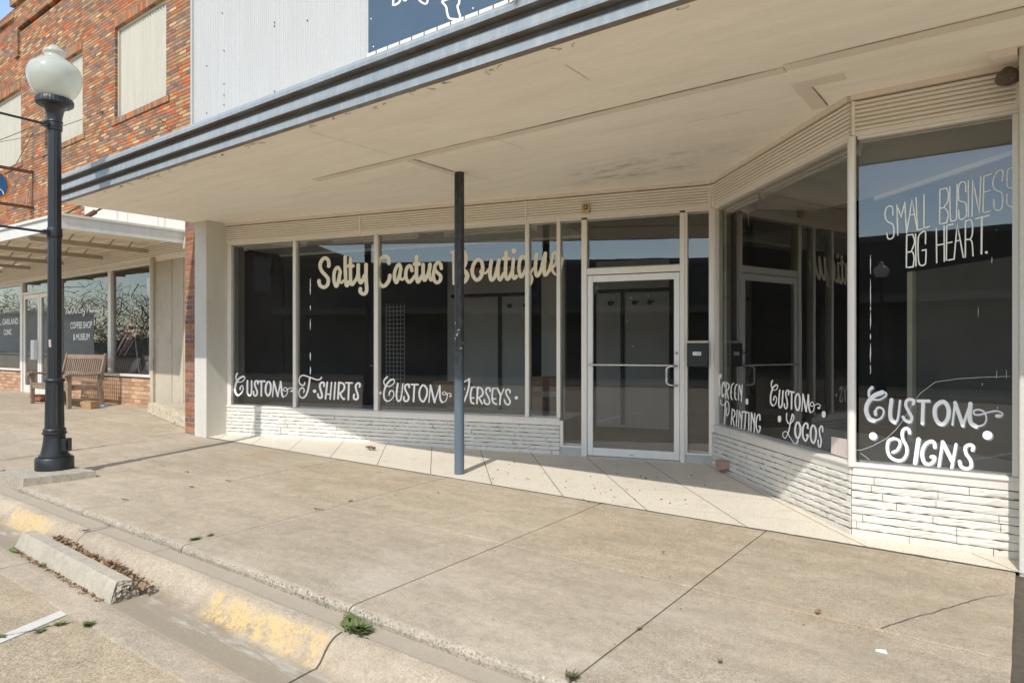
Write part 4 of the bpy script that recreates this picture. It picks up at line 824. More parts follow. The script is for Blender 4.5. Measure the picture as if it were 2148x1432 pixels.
CUST1 = """85|118,645 124,645
46-40|285,185 245,260 250,370
30|300,440 400,440 490,370 508,300 470,272
60|470,275 380,310 280,410 225,560 215,700 250,800 310,845
40-34|310,845 390,790 450,690 455,600 425,545
30-52|425,545 375,590 368,660
55-46|588,405 585,600 590,770 650,850 700,790 714,600 712,405
54|900,495 895,430 855,408 815,440 810,530 850,640 880,730 870,820 820,855 780,820 768,725
58!940,422 1110,420
52!1008,440 1005,860
58|1225,430 1165,490 1135,620 1140,760 1205,855 1265,780 1290,640 1280,500 1225,430
38!1342,880 1380,420
54!1380,425 1500,870
40!1500,870 1585,425
58|1585,430 1610,650 1630,820 1660,885
26|1660,885 1740,850 1795,740 1790,660 1730,610 1675,640 1680,700 1740,710 1800,660 1870,620 1940,630 1962,670
55|1905,715 1950,705"""
TSH = """36|325,430 310,490 250,510 190,460 165,370 195,270 285,225 370,250 500,290 620,340 720,350 780,320 795,280
50|470,290 450,450 415,640 360,790 290,860
36|290,860 220,850 165,760 175,650 240,575 295,600 310,660 292,705
95|598,672 604,672
58|868,530 870,460 830,425 775,450 750,530 775,640 810,760 805,840 760,865 710,830 695,755
52!960,425 910,880
42!1080,428 1040,895
38!930,750 1050,765
48!1185,428 1152,895
52!1290,425 1262,885
52|1290,435 1380,445 1440,510 1430,620 1350,710 1310,730
52|1320,735 1370,840 1420,895 1440,885
45!1480,437 1665,440
52!1570,450 1553,905
55|1870,550 1880,480 1835,445 1780,480 1760,560 1790,680 1825,790 1815,880 1765,905 1705,870 1715,765"""
CUST2 = """82|149,615 155,615
42-30|350,190 275,260 255,340 290,425
28|330,440 430,430 520,360 540,290 505,258
48|505,260 420,285 320,410 265,560 255,680 280,790 345,835
28|345,835 430,810 505,720 520,620 480,555 440,555
36-42|440,555 405,600 395,660
50-36|625,370 600,550 590,720 640,835 700,780 735,600 758,375
50|925,465 920,400 870,390 820,430 820,520 880,640 915,730 890,810 840,838 790,800 790,725
45!985,393 1160,393
48!1065,405 1042,838
50|1300,408 1230,480 1195,600 1210,750 1285,848 1350,780 1400,640 1390,500 1300,408
32!1450,860 1490,412
52!1490,415 1600,860
34!1600,860 1735,432
52|1735,435 1740,640 1750,780 1800,865
24|1800,868 1880,840 1930,740 1930,650 1870,590 1810,610 1820,660 1880,660 1960,630 2030,640 2035,690
48|2012,705 2018,705"""
JERS = """50|250,420 300,460
36!365,362 530,258
52|530,258 515,480 450,720 380,890 320,960
50|385,545 391,545
36!605,495 690,492
52|605,500 570,650 565,820 590,920 655,953
38!605,795 655,795
54!765,495 745,950
52|770,508 860,525 910,620 890,720 800,790
50!810,800 888,955
48|1115,605 1110,540 1060,512 1005,550 1000,640 1060,760 1100,870 1085,950 1020,972 960,930 948,845
36!1195,530 1270,525
50|1190,535 1175,700 1180,850 1220,940 1295,968
38!1205,820 1275,820
52|1320,525 1375,640 1410,740 1395,860 1388,975
36!1503,540 1415,735
48|1680,645 1670,580 1610,560 1560,610 1580,710 1650,820 1680,900 1650,970 1595,982 1540,930 1515,850
95|1851,790 1856,790"""
SCREEN = """24|212,215 212,150 195,150 180,230 185,330 195,440 185,550 155,585 120,530 105,400 120,300 145,275 160,340 155,420 135,465
24|285,385 275,300 250,330 235,430 235,540 250,595 275,540
24!320,300 305,620
24|325,305 365,340 375,400 350,450 320,470
22!330,480 363,630
24|470,322 430,360 415,470 415,590 440,645
18!420,495 440,500
24|545,337 505,380 490,480 495,610 520,650
18!497,520 515,525
14!575,355 562,660
26!585,365 623,560
22!640,352 620,685
52|733,652 733,720"""
PRINTING = """45|150,808 150,865
18|210,650 210,720 240,765 280,740 310,690 340,680 370,740 375,860 345,970 320,930 325,850 335,815
22!305,695 278,1130
22!440,835 416,1155
24|448,840 485,880 490,960 445,1020
22!452,1030 478,1172
24!537,860 520,1182
20!580,870 563,1200
26!582,870 633,1085
22!640,888 620,1225
32!655,887 740,903
26!710,905 690,1235
26!772,905 768,1265
24!820,910 815,1280
28!825,912 880,1140
24!890,925 878,1300
28|995,1055 990,960 960,952 925,1040 920,1200 960,1305 990,1260 1000,1190 975,1182"""
LOGC = """24-20|172,152 150,200 160,280
16|190,320 240,310 265,240 235,225
28|235,225 180,280 140,420 145,550 180,595
18|180,595 225,560 245,470 215,420
16-26|215,420 195,450 192,492
26|300,318 285,480 285,590 310,630 340,580 350,450 358,332
24|455,400 455,330 425,327 405,390 425,490 435,580 415,645 385,620 380,560
28!482,345 552,356
28!512,362 508,650
30|622,380 580,450 580,600 620,678 650,600 655,460 622,380
18!690,688 710,392
30!710,395 768,695
18!768,695 805,402
30|805,405 815,620 840,712
14|840,715 890,690 910,600 880,530 845,550 850,600 910,590 970,560 1015,590 1005,640
34|982,632 998,638
68|1078,722 1078,770"""
LOGOS = """58|295,800 295,858
20|425,727 420,830 460,910 520,880 550,790 525,740
24|525,742 490,880 470,1000 440,1100
15|440,1100 395,1170 355,1120 370,1060 430,1060 480,1150 550,1250 610,1265
34|600,1262 622,1215
34|622,882 580,960 575,1090 622,1172 660,1090 665,970 622,882
34|795,990 790,920 750,908 710,990 710,1140 755,1215 790,1160 795,1115 775,1112
34|892,938 850,1020 850,1170 895,1256 935,1170 940,1030 892,938
28|1060,1050 1055,970 1025,962 1000,1040 1015,1130 1035,1220 1015,1320 985,1300 980,1205"""
SIGC = """30-44|150,270 155,195 195,150
22|210,320 300,320 385,270 390,225 340,215
62|340,218 220,270 130,380 115,490 160,590 220,615
28|220,620 320,580 360,500 340,445 280,430 240,480
48|240,490 245,528
56|470,325 450,500 465,600 515,640
32|515,645 560,580 590,335
44|775,380 785,340 740,318 690,332 670,400 720,500 755,570 730,632 660,608 632,565
42!845,338 1000,340
52!915,350 905,655
60|1175,352 1090,420 1080,540 1125,640 1195,662 1260,590 1275,470 1240,380 1175,352
32!1328,670 1365,362
54!1365,365 1475,685
36!1475,685 1580,375
62|1580,380 1570,560 1590,650 1660,698
22|1660,700 1770,670 1805,580 1770,490 1690,460 1630,480 1640,530 1720,530 1850,495 1950,480 2030,510 2030,540
48|1950,550 2000,550
105|205,832 215,838
122|1812,820 1830,824"""
SIGNS = """45|725,790 710,740 660,728 620,780 630,880 680,980 680,1090 620,1170 530,1172 440,1110 410,1000 430,900 500,865
36-44|500,865 570,890 590,950 550,1030 490,1062
60!850,878 802,1212
52|1080,990 1070,930 1020,908 940,960 900,1080 930,1200 1000,1230 1060,1190 1075,1130 1030,1126
42!1190,915 1137,1258
58!1190,920 1320,1180
42!1378,950 1317,1278
50|1610,1030 1620,980 1570,958 1510,990 1520,1080 1580,1170 1590,1260 1530,1295 1450,1260 1427,1190"""
SMALL = """16|198,665 190,570 150,550 110,590 100,680 130,745 190,775 210,850 200,940 140,960 120,890
16!258,915 248,530 300,695 345,495 368,885
16!368,890 437,465 500,850
15!405,665 460,655
16!487,445 505,850 570,835
17!587,410 585,830 656,805
16!785,350 782,775 870,760
16|870,760 888,650 850,575 790,580
16!785,345 868,325
16|868,325 892,400 880,500 840,560
16|910,310 913,600 920,720 940,740 985,720 995,650 1000,280
16|1110,375 1102,262 1050,255 1020,320 1022,470 1060,495 1108,520 1115,660 1080,708 1030,708 1020,600
16!1142,238 1140,688
16!1188,678 1195,215 1280,648 1298,185
16!1428,152 1335,180 1325,635 1415,615
16!1335,380 1413,356
16|1563,240 1572,110 1500,125 1450,230 1460,330 1510,365 1565,400 1562,570 1500,605 1465,570 1460,465
16|1720,100 1675,75 1635,110 1625,210 1640,320 1690,330 1720,380 1720,540 1675,560 1628,530 1625,400"""
HEART = """17!370,915 365,1320 450,1310
17|450,1310 462,1200 440,1125 375,1128
17!370,915 445,905
17|445,905 468,1000 430,1112
17!480,900 485,1300
17|605,1020 603,875 560,880 515,950 515,1200 538,1288 600,1275 610,1180 612,1095
17!612,1095 562,1106
17!740,828 745,1258
17!838,803 840,1242
16!745,1040 838,1025
17!948,778 870,795 865,1230 960,1215
16!870,1015 937,1000
17!962,1215 1003,770 1078,1192
16!985,990 1040,975
18!1105,745 1103,1188
18|1105,740 1170,725 1192,790 1190,900 1165,960 1110,970
18|1160,965 1188,1010 1200,1172
20!1232,712 1400,667
24!1310,690 1305,1145
34|1364,1130 1369,1130"""
lettering('lettering', w2, WL, M['cream'], 655, 515, 11.933, SALTY)
lettering('lettering', w3, WL, M['cream'], 785, 505, 11.93, CACTUS)
lettering('lettering', w3, WL, M['cream'], 935, 500, 11.93, BOUTI)
lettering('lettering', w4, WL, M['cream'], 1065, 510, 13.02, QUE)
lettering('lettering', w1, WL, M['white'], 478, 770, 14.32, CUST1)
lettering('lettering', w2, WL, M['white'], 615, 770, 13.425, TSH)
lettering('lettering', w3, WL, M['white'], 785, 775, 12.635, CUST2)
lettering('lettering', w3, WL, M['white'], 945, 775, 13.425, JERS)
lettering('lettering', wd, WD, M['white'], 1490, 770, 9.55, SCREEN)
lettering('lettering', wd, WD, M['white'], 1490, 770, 9.55, PRINTING)
lettering('lettering', wd, WD, M['white'], 1600, 780, 8.425, LOGC)
lettering('lettering', wd, WD, M['white'], 1600, 780, 8.425, LOGOS)
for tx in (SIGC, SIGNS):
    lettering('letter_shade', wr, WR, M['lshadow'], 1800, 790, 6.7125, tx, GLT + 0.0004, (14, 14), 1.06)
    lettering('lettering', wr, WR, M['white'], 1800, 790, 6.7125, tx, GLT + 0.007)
lettering('lettering', wr, WR, M['whitethin'], 1840, 340, 5.966, SMALL)
lettering('lettering', wr, WR, M['whitethin'], 1840, 340, 5.966, HEART)
# scraped strips of old tape on the glass
mb = MB()
def flecks(F, u, vs_, w0, seed):
    r = random.Random(seed)
    for va, vb in vs_:
        k = max(3, int((vb - va) / 5)); L_, R_ = [], []
        for i in range(k + 1):
            v = va + (vb - va) * i / k; hw = w0 * (0.35 + 0.65 * math.sin(math.pi * i / k)) * r.uniform(0.5, 1.2); c = u + r.uniform(-0.4, 0.4); L_.append(on_plane(c - hw, v, F(0, GLT + 0.0015, 0), F.t)); R_.append(on_plane(c + hw, v, F(0, GLT + 0.0015, 0), F.t))
        mb.add(L_ + R_, [(i, i + 1, k + 1 + i + 1, k + 1 + i) for i in range(k)])
flecks(WL, 651, ((583, 618), (640, 650), (668, 692), (738, 756), (768, 785)), 1.0, 1); mb.build('tape_residue', M['whitethin'], w2)
mb = MB(); flecks(WR, 1826, ((535, 575), (585, 640), (642, 652), (655, 690), (700, 712), (720, 760), (765, 785)), 0.9, 2); mb.build('tape_residue', M['whitethin'], wr)
mb = MB(); r = random.Random(5)
for i in range(9): flecks(WR, r.uniform(2050, 2115), ((v, v + r.uniform(3, 22)) for v in [r.uniform(420, 900)]), 0.5, 30 + i)
mb.build('glass_scratch', M['whitethin'], wr)
mb = MB(); r = random.Random(8)
for i in range(4): flecks(WL, r.choice((r.uniform(1310, 1370), r.uniform(1300, 1360))), ((v, v + 3) for v in [r.choice((618, 622, 668, 672, 726, 735)) + r.uniform(-2, 2)]), 2.0, 60 + i)
mb.build('tape_residue', M['whitethin'], door)

# ------------------------------------------------------------------ big sign panel on the siding, above the canopy
sg = MB(); sg.box(WORLD, -6.253, 3.2, 5.445, 5.485, 3.50, 8.4); o = sg.build('sign_panel', M['bluepanel']); tag(o, 'large slate blue sign board with white outline drawing on the ribbed siding', 'sign')
FS = Frame((0, 5.445), (1, 0), (0, -1))
OUT = """26|1097,-160 1095,0 1090,50 1072,80 1088,150 1105,210 1088,243 1040,243 970,230 942,160 930,90 880,25 920,5 1000,-40 960,-160
26|265,-120 268,30 268,66 320,50 355,0 350,-120
22|385,-10 415,12 440,-8
24|560,-120 590,0 670,52 700,0 690,-120"""
lettering('outline_drawing', o, FS, M['signwhite'], 780, 0, 5.967, OUT, 0.003)
mb = MB()
for x, z in ((-6.16, 3.56), (-4.62, 3.55), (-3.1, 3.57), (-6.19, 4.6), (-6.2, 3.9)): mb.tube([(x, 5.446, H + z), (x, 5.440, H + z)], 0.009, 8)
mb.build('screw', M['signwhite'], o)
mb = MB(); mb.box(WORLD, -6.25, 3.2, 5.425, 5.444, 3.425, 3.492); x = -6.1
while x < 3.2: mb.box(WORLD, x, x + 0.018, 5.4235, 5.4245, 3.426, 3.4925, 1); x += 0.195
mb.build('bottom_flashing', [M['flash'], M['seam']], o)

# ------------------------------------------------------------------ the brick neighbour with its shop front
ph = empty('brick_building', (-16, 6, 0)); tag(ph, 'two storey mottled brick building with boarded upper windows and a pharmacy coffee shop below', 'building')
wins = [(-15.74 - 3.91 * k, -13.49 - 3.91 * k) for k in range(6)]; ZB_, ZT_ = 4.94, 6.93; WY = 6.6
def wbox(x0, x1, z0, z1, y0=WY, y1=WY + 0.35): mb.box(WORLD, x0, x1, y0, y1, z0, z1)
mb = MB()
wbox(-50, -10.405, 2.45, ZB_ - 0.12); wbox(-50, -10.405, ZT_, 8.40)
prev = -50
for a_, c_ in sorted(wins): wbox(prev, a_, ZB_ - 0.12, ZT_); prev = c_
wbox(prev, -10.405, ZB_ - 0.12, ZT_)
# parapet: a recessed panel framed by projecting brick, stepping up towards the right
wbox(-50, -21.62, 8.40, 8.86); mb.box(WORLD, -50, -21.62, WY - 0.07, WY + 0.4, 8.861, 9.06)
mb.box(WORLD, -21.62, -21.37, WY - 0.06, WY + 0.36, 7.75, 8.50); mb.box(WORLD, -21.62, -10.405, WY - 0.055, WY + 0.36, 8.501, 9.12); mb.box(WORLD, -21.70, -10.405, WY - 0.14, WY + 0.4, 9.121, 9.34)
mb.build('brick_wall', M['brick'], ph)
for a_, c_ in wins:
    mb = MB(); mb.box(WORLD, a_ - 0.14, c_ + 0.14, WY - 0.03, WY + 0.34, ZB_ - 0.1195, ZB_); mb.build('sill', M['soldier'], ph)
    mb = MB(); mb.box(WORLD, a_ - 0.02, c_ + 0.02, WY - 0.004, WY + 0.02, ZT_ + 0.002, ZT_ + 0.23); mb.build('lintel', M['soldier'], ph)
mb = MB(); mb.box(WORLD, -50, -17.3, WY - 0.012, WY + 0.01, 3.79, 4.03); mb.build('soldier_course', M['soldier'], ph)
for a_, c_ in wins:
    mb = MB(); mb.box(WORLD, a_ + 0.001, a_ + 0.05, WY + 0.06, WY + 0.2, ZB_ + 0.002, ZT_ - 0.002); mb.box(WORLD, a_ + 0.001, c_ - 0.001, WY + 0.075, WY + 0.12, ZT_ - 0.06, ZT_ - 0.003); fr = mb.build('window', M['board'], ph)
    m2 = MB(); pr = []; x = a_ + 0.051; k = 0
    while x < c_ - 0.001:
        pr.append((x, WY + 0.10 + 0.012 * math.sin(2 * math.pi * k / 8))); x += 0.0138; k += 1
    m2.add([(q, y, H + ZB_ + 0.002) for q, y in pr] + [(q, y, H + ZT_ - 0.062) for q, y in pr], [(i, i + 1, len(pr) + i + 1, len(pr) + i) for i in range(len(pr) - 1)]); m2.build('corrugated_board', M['board'], fr, smooth=True)
mb = MB(); mb.box(WORLD, -50, -10.2, WY + 0.42, 13, 2.6, 8.3); mb.build('interior_wall', M['gloom'], ph)
mb = MB(); mb.box(WORLD, -50, -10.42, 6.96, 10.99, 2.46, 2.59); mb.build('interior_ceiling', M['gloom'], ph)
mb = MB(); mb.box(WORLD, -50, -10.42, 11, 11.2, -1.5, 2.59); mb.build('interior_wall', M['gloom'], ph)
mb = MB(); mb.box(WORLD, -10.19, -9.835, 5.27, 5.74, -1.5, 1.95); mb.build('brick_pier', M['pierbrick'], shop)
mb = MB(); mb.box(WORLD, -10.40, -9.84, 5.755, 11, -1.5, 9.1); mb.build('side_wall', M['pierbrick'], shop)
mb = MB(); mb.box(WORLD, -17.2, -10.41, WY - 0.036, WY - 0.004, 2.2, 3.5)
for x in (-15.05, -13.75): mb.box(WORLD, x, x + 0.012, WY - 0.038, WY - 0.0365, 2.2, 3.49, 1)
mb.build('white_band', [M['stucco'], M['seam']], ph)
# awning with a metal deck on beams, hung from rods
def ZA(x): return -0.018 * (x + 12.5)
x0, x1 = -48, -12.5
def awp(x, y, z): return Vector((x, y, H + z + ZA(x)))
def awbox(m, xa, xb, ya, yb, za, zb): m.hexa([awp(xa, ya, za), awp(xb, ya, za), awp(xb, yb, za), awp(xa, yb, za), awp(xa, ya, zb), awp(xb, ya, zb), awp(xb, yb, zb), awp(xa, yb, zb)])
aw = MB(); awbox(aw, x0, x1, 4.42, 4.465, 1.95, 2.185); awbox(aw, x0, x1 + 0.03, 4.385, 4.4195, 2.15, 2.195); awbox(aw, x1 - 0.045, x1, 4.4655, 6.56, 1.95, 2.185); awbox(aw, x1 - 0.01, x1 + 0.03, 4.42, 6.56, 2.155, 2.196)
awo = aw.build('awning', M['awnm'], ph)
mb = MB(); mb.hexa([Vector((-12.455, 6.40, H + 1.85)), Vector((-12.435, 6.40, H + 1.85)), Vector((-12.435, 6.44, H + 1.85)), Vector((-12.455, 6.44, H + 1.85)), Vector((-12.455, 6.53, H + 2.62)), Vector((-12.435, 6.53, H + 2.62)), Vector((-12.435, 6.57, H + 2.62)), Vector((-12.455, 6.57, H + 2.62))]); mb.build('end_flashing', M['awnm'], awo)
dk = MB(); y = 4.47; pr = []
while y < 6.6: pr += [(y, 2.055), (y + 0.235, 2.055), (y + 0.262, 2.11), (y + 0.33, 2.11)]; y += 0.355
vs = []
for xx in (x0, x1 - 0.05): vs += [awp(xx, q, z) for q, z in pr]
dk.add(vs, [(i, i + 1, len(pr) + i + 1, len(pr) + i) for i in range(len(pr) - 1)]); dk.build('deck', M['awnd'], awo)
for x in (-14.07, -16.15, -18.3, -20.4, -22.5, -24.6, -26.7):
    bmz = MB(); awbox(bmz, x - 0.035, x + 0.035, 4.47, 6.52, 1.885, 1.965); bmz.build('beam', M['beam'], awo)
    for yy in (4.75, 5.1, 5.45, 5.8, 6.15):
        bmz = MB(); bmz.tube([awp(x, yy, 1.96), awp(x + 0.10, yy + 0.04, 2.06)], 0.014, 5); bmz.build('bracket', M['beam'], awo)
for x in (-13.35, -15.45):
    q0 = awp(x, 4.95, 2.19); q1 = awp(x, 6.58, 3.45); rd = MB(); rd.tube([q0, q1], 0.018, 8); rd.tube([q0.lerp(q1, 0.10), q0.lerp(q1, 0.20)], 0.042, 8); rd.build('stay_rod', M['rust'], awo)
# lower shop front, set back behind the brick
mb = MB(); mb.box(WP, -44, -21.35, -0.10, 0.0, -1.4, -0.60); mb.box(WP, -18.84, -14.10, -0.10, 0.0, -1.4, -0.60); mb.build('brick_base', M['salmon'], ph)
lm = MB()
for i in range(9):
    z = 1.83 + i * 0.048; lm.extrude(WP, [(0, z), (0.026, z + 0.003), (0.03, z + 0.024), (0.02, z + 0.036), (0, z + 0.038)], -44, -10.42)
lm.build('louvre_band', M['louvre'], ph)
mb = MB(); mb.box(WP, -44, -10.42, -0.2, 0.0, 1.74, 1.828); mb.box(WP, -44, -10.42, -0.2, -0.001, 1.829, 2.44); mb.build('head_board', M['louvre'], ph)
def pwin(a0, a1, zb, zt, left=0.06, right=0.06):
    m = MB(); m.box(WP, a0 - left, a0, -0.06, 0.03, zb, zt); m.box(WP, a1, a1 + right, -0.06, 0.03, zb, zt); m.box(WP, a0 - left, a1 + right, -0.08, 0.045, zb - 0.055, zb - 0.001); m.box(WP, a0 - left, a1 + right, -0.06, 0.032, zt + 0.001, zt + 0.045)
    fr = m.build('window', M['alu'], ph, bevel=0.003); g = MB(); g.quad(WP(a0, -0.03, zb), WP(a1, -0.03, zb), WP(a1, -0.03, zt), WP(a0, -0.03, zt)); g.build('pane', M['glass'], fr); return fr
pw2 = pwin(-15.93, -14.16, -0.53, 1.69, 0.07, 0.07); pw1 = pwin(-18.76, -16.07, -0.53, 1.69, 0.06, 0.06); pw0 = pwin(-30, -21.36, -0.53, 1.69, 0.06, 0.05)
mb = MB(); mb.box(WP, -21.30, -21.19, -0.06, 0.03, -1.25, 1.735); mb.box(WP, -18.93, -18.83, -0.06, 0.034, -1.25, 1.735); mb.box(WP, -21.18, -18.94, -0.06, 0.028, 1.41, 1.47); mb.build('door_frame', M['alu'], ph, bevel=0.003)
for a0, a1 in ((-21.16, -20.06), (-20.04, -18.95)):
    m = MB(); m.box(WP, a0, a0 + 0.11, -0.045, 0.012, -1.2, 1.40); m.box(WP, a1 - 0.11, a1, -0.045, 0.012, -1.2, 1.40); m.box(WP, a0 + 0.111, a1 - 0.111, -0.045, 0.011, 1.29, 1.40); m.box(WP, a0 + 0.111, a1 - 0.111, -0.045, 0.011, -1.2, -0.95)
    d_ = m.build('door', M['alu'], ph, bevel=0.003); g = MB(); g.quad(WP(a0 + 0.11, -0.02, -0.95), WP(a1 - 0.11, -0.02, -0.95), WP(a1 - 0.11, -0.02, 1.29), WP(a0 + 0.11, -0.02, 1.29)); g.build('pane', M['glass'], d_)
    if a0 < -20.5: m = MB(); m.box(WP, a1 - 0.33, a1 - 0.10, 0.013, 0.10, -0.28, 0.22); m.build('push_plate', M['tube'], d_, bevel=0.01)
g = MB(); g.quad(WP(-21.18, -0.03, 1.475), WP(-18.94, -0.03, 1.475), WP(-18.94, -0.03, 1.735), WP(-21.18, -0.03, 1.735)); g.build('transom_pane', M['glass'], ph)
mb = MB(); mb.box(WP, -13.965, -10.2, -0.10, 0.0, -1.4, 1.735)
for x in (-13.3, -12.85): mb.box(WP, x, x + 0.012, 0.0005, 0.012, -1.25, 1.735)
mb.box(WP, -14.09, -13.967, -0.08, 0.05, -1.25, 1.82); mb.build('wood_panel', M['oldwood'], ph)
mb = MB(); mb.box(WP, -44, -13.9, -4.3, -0.101, -1.45, -1.3); mb.build('interior_floor', M['gloomfloor'], ph)
mb = MB(); mb.box(WP, -18.7, -14.2, -1.2, -0.12, -0.75, -0.60); mb.box(WP, -29, -21.4, -1.2, -0.12, -0.75, -0.60); mb.build('window_shelf', M['woodbox'], ph)
# writing on the neighbour's glass
PHS = """14|165,445 175,465 215,455 260,440
14|215,460 195,560 185,600
13|235,470 228,590
13|228,560 240,535 250,545 245,595
13|262,575 285,560 275,545 262,580 280,598
14|340,440 310,490 305,550 325,590 350,560 365,500 355,450 330,445
13|385,450 380,580
13|420,540 405,545 400,580 420,575 430,470
14|505,400 480,420 495,450 460,450 450,520 470,580 500,560
13|520,510 515,570
13|545,470 540,570
12|530,500 560,498
13|565,520 575,550 590,520
13|590,520 585,600 560,640 555,610 590,590
14|640,400 660,420 640,560
14|640,420 690,410 690,460 650,490
13|705,420 700,560
13|700,530 715,510 725,560
13|750,520 735,540 745,560 760,550 762,515
13|780,515 778,560
13|780,525 800,515
13|815,515 812,560
13|815,520 830,515 832,560
13|832,520 850,512 855,555
13|880,515 865,535 875,555 890,545 892,510
13|925,505 905,530 920,550
13|940,500 945,540 970,500
14|980,455 975,560 950,625 935,600 985,575"""
lettering('lettering', pw1, WP, M['white'], 120, 600, 10.23, PHS, -0.025, wmul=1.1)
def ptext(s, u, v, hpx, sx, par, plane=WP):
    q = on_plane(u, v, WP(0, -0.024, 0), WP.t); dep = (q - CAMP).dot(FW); textobj('lettering', s, plane, q.x, -0.024, q.z - H, hpx * dep / FPX / 0.72, M['white'], par, sx, bold=0.022)
ptext('COFFEE SHOP', 147.5, 689, 13.2, 0.93, pw1); ptext('& MUSEUM', 153.5, 713, 13.2, 0.92, pw1)
ptext('W.L. GARLAND', -10, 682, 12, 1.15, pw0); ptext('CLINIC', 7.5, 702, 11.5, 0.95, pw0)
# things in the neighbour's windows
fl = empty('flag', WP(-15.2, -0.5, -0.6)); tag(fl, 'furled striped flag on a slanted pole inside the coffee shop window', 'flag')
def wpx(u, v, t): return on_plane(u, v, WP(0, t, 0), WP.t)
mb = MB(); mb.tube([wpx(273, 606, -0.16), wpx(283, 700, -0.16), wpx(292, 782, -0.16)], 0.014, 8); mb.build('pole', M['batten'], fl)
mb = MB(); N, K = 26, 30; LE = [(271, 650), (268, 672), (262, 690), (251, 712), (236, 742)]; RE = [(280, 648), (284, 672), (287, 690), (284, 708), (262, 745)]
def lerpc(E, q):
    q *= len(E) - 1; i = min(int(q), len(E) - 2); q -= i; return (E[i][0] + (E[i + 1][0] - E[i][0]) * q, E[i][1] + (E[i + 1][1] - E[i][1]) * q)
def fp(i, j):
    l, r_ = lerpc(LE, j / N), lerpc(RE, j / N); a_ = i / K; return wpx(l[0] + (r_[0] - l[0]) * a_, l[1] + (r_[1] - l[1]) * a_ + 4 * math.sin(a_ * 3.1), -0.13 + 0.03 * math.sin(a_ * 15 + j * 0.2))
for j in range(N):
    for i in range(K):
        k_ = j * 0.36 if j < 15 else i * 0.26 + j * 0.05
        mb.add([fp(i, j), fp(i + 1, j), fp(i + 1, j + 1), fp(i, j + 1)], [(0, 1, 2, 3)], 0 if int(k_) % 2 else 1)
mb.build('cloth', [M['red'], M['flagwhite'], M['navy']], fl, smooth=True)
for k, (s, lab) in enumerate(((-15.72, 'small plain white card on the window shelf beside the two prints'), (-15.05, 'dark printed picture card on the window shelf below the flag'), (-14.55, 'pale printed picture card on the window shelf by the wooden panel'))):
    mb = MB(); w_ = 0.13 if k == 0 else 0.19; mb.hexa([WP(s - w_, -0.30, -0.595), WP(s + w_, -0.30, -0.595), WP(s + w_, -0.28, -0.595), WP(s - w_, -0.28, -0.595), WP(s - w_ + 0.12, -0.42, -0.20), WP(s + w_ + 0.12, -0.42, -0.20), WP(s + w_ + 0.12, -0.40, -0.20), WP(s - w_ + 0.12, -0.40, -0.20)]); tag(mb.build('picture_card', M['flagwhite'] if k == 0 else M['photo']), lab, 'picture', 'cards on the coffee shop window shelf')
mb = MB(); q = WP(-15.15, -0.9, 0); mb.lathe((q.x, q.y, H - 0.20), [(0.03, -0.4), (0.02, -0.02), (0.05, 0.0), (0.10, 0.05), (0.115, 0.11), (0.09, 0.18), (0.03, 0.21)], 16); o = mb.build('table_lamp', M['bulb'], smooth=True); tag(o, 'small lit orange lamp glowing behind the coffee shop window', 'lamp')
mb = MB(); mb.box(WP, -14.42, -14.17, -0.06, -0.035, 1.05, 1.45); o = mb.build('notice_box', M['tube'], bevel=0.02); tag(o, 'white rounded notice high inside the coffee shop window by the post', 'notice')
ch = empty('wooden_chair', WP(-16.7, -1.2, -0.9)); tag(ch, 'tan wooden chair back seen inside the coffee shop window', 'chair')
mb = MB(); mb.box(WP, -16.95, -16.45, -1.24, -1.2, 0.28, 0.44); mb.build('top_rail', M['tan'], ch)
mb = MB()
for i in range(6): mb.tube([WP(-16.9 + 0.08 * i, -1.22, 0.28), WP(-16.84 + 0.07 * i, -1.2, -0.35)], 0.012, 6)
mb.build('spindle', M['tan'], ch)
mb = MB(); mb.box(WP, -16.95, -16.4, -1.6, -1.18, -0.42, -0.37)
for s in (-16.9, -16.5): mb.box(WP, s, s + 0.04, -1.25, -1.2, -1.3, -0.425); mb.box(WP, s, s + 0.04, -1.58, -1.53, -1.3, -0.425)
mb.build('seat', M['tan'], ch)
# rubble edging and loose bricks by the pier
rb = empty('stone_edging', (-12, 5.9, 0)); tag(rb, 'low edging of cream rubble stones at the foot of the wooden panel', 'stone edging'); r = random.Random(4)
FR = Frame((-13.2, 6.22), (2.9, -0.72), (-0.241, -0.97))
def rock(mb, c, sx, sy, sz, seed, mi=0, rot=0.0):
    bm = bmesh.new(); bmesh.ops.create_cube(bm, size=1); bmesh.ops.subdivide_edges(bm, edges=bm.edges[:], cuts=3, use_grid_fill=True)
    vs = []; ca, sa = math.cos(rot), math.sin(rot)
    for v in bm.verts:
        p = v.co; n_ = 0.10 * vnoise(p.x * 2.2 + seed, p.y * 2.2, p.z * 2.2); q = p * (1 + n_ * 1.6 - 0.14 * max(0, p.length - 0.62)); x, y = q.x * sx, q.y * sy; vs.append((c[0] + x * ca - y * sa, c[1] + x * sa + y * ca, c[2] + q.z * sz))
    mb.add(vs, [tuple(v.index for v in f.verts) for f in bm.faces], mi); bm.free()
mb = MB()
for c in range(2):
    a = -0.1
    while a < 2.95:
        ln = r.uniform(0.12, 0.30); p = FR(a + ln / 2, 0, 0); rock(mb, (p.x, p.y, G(p.x, p.y) + 0.055 + c * 0.095), ln * 0.98, 0.16, 0.10, r.random() * 50, 0, math.atan2(FR.s.y, FR.s.x)); a += ln
mb.build('stone', M['rubble'], rb, autos=50)
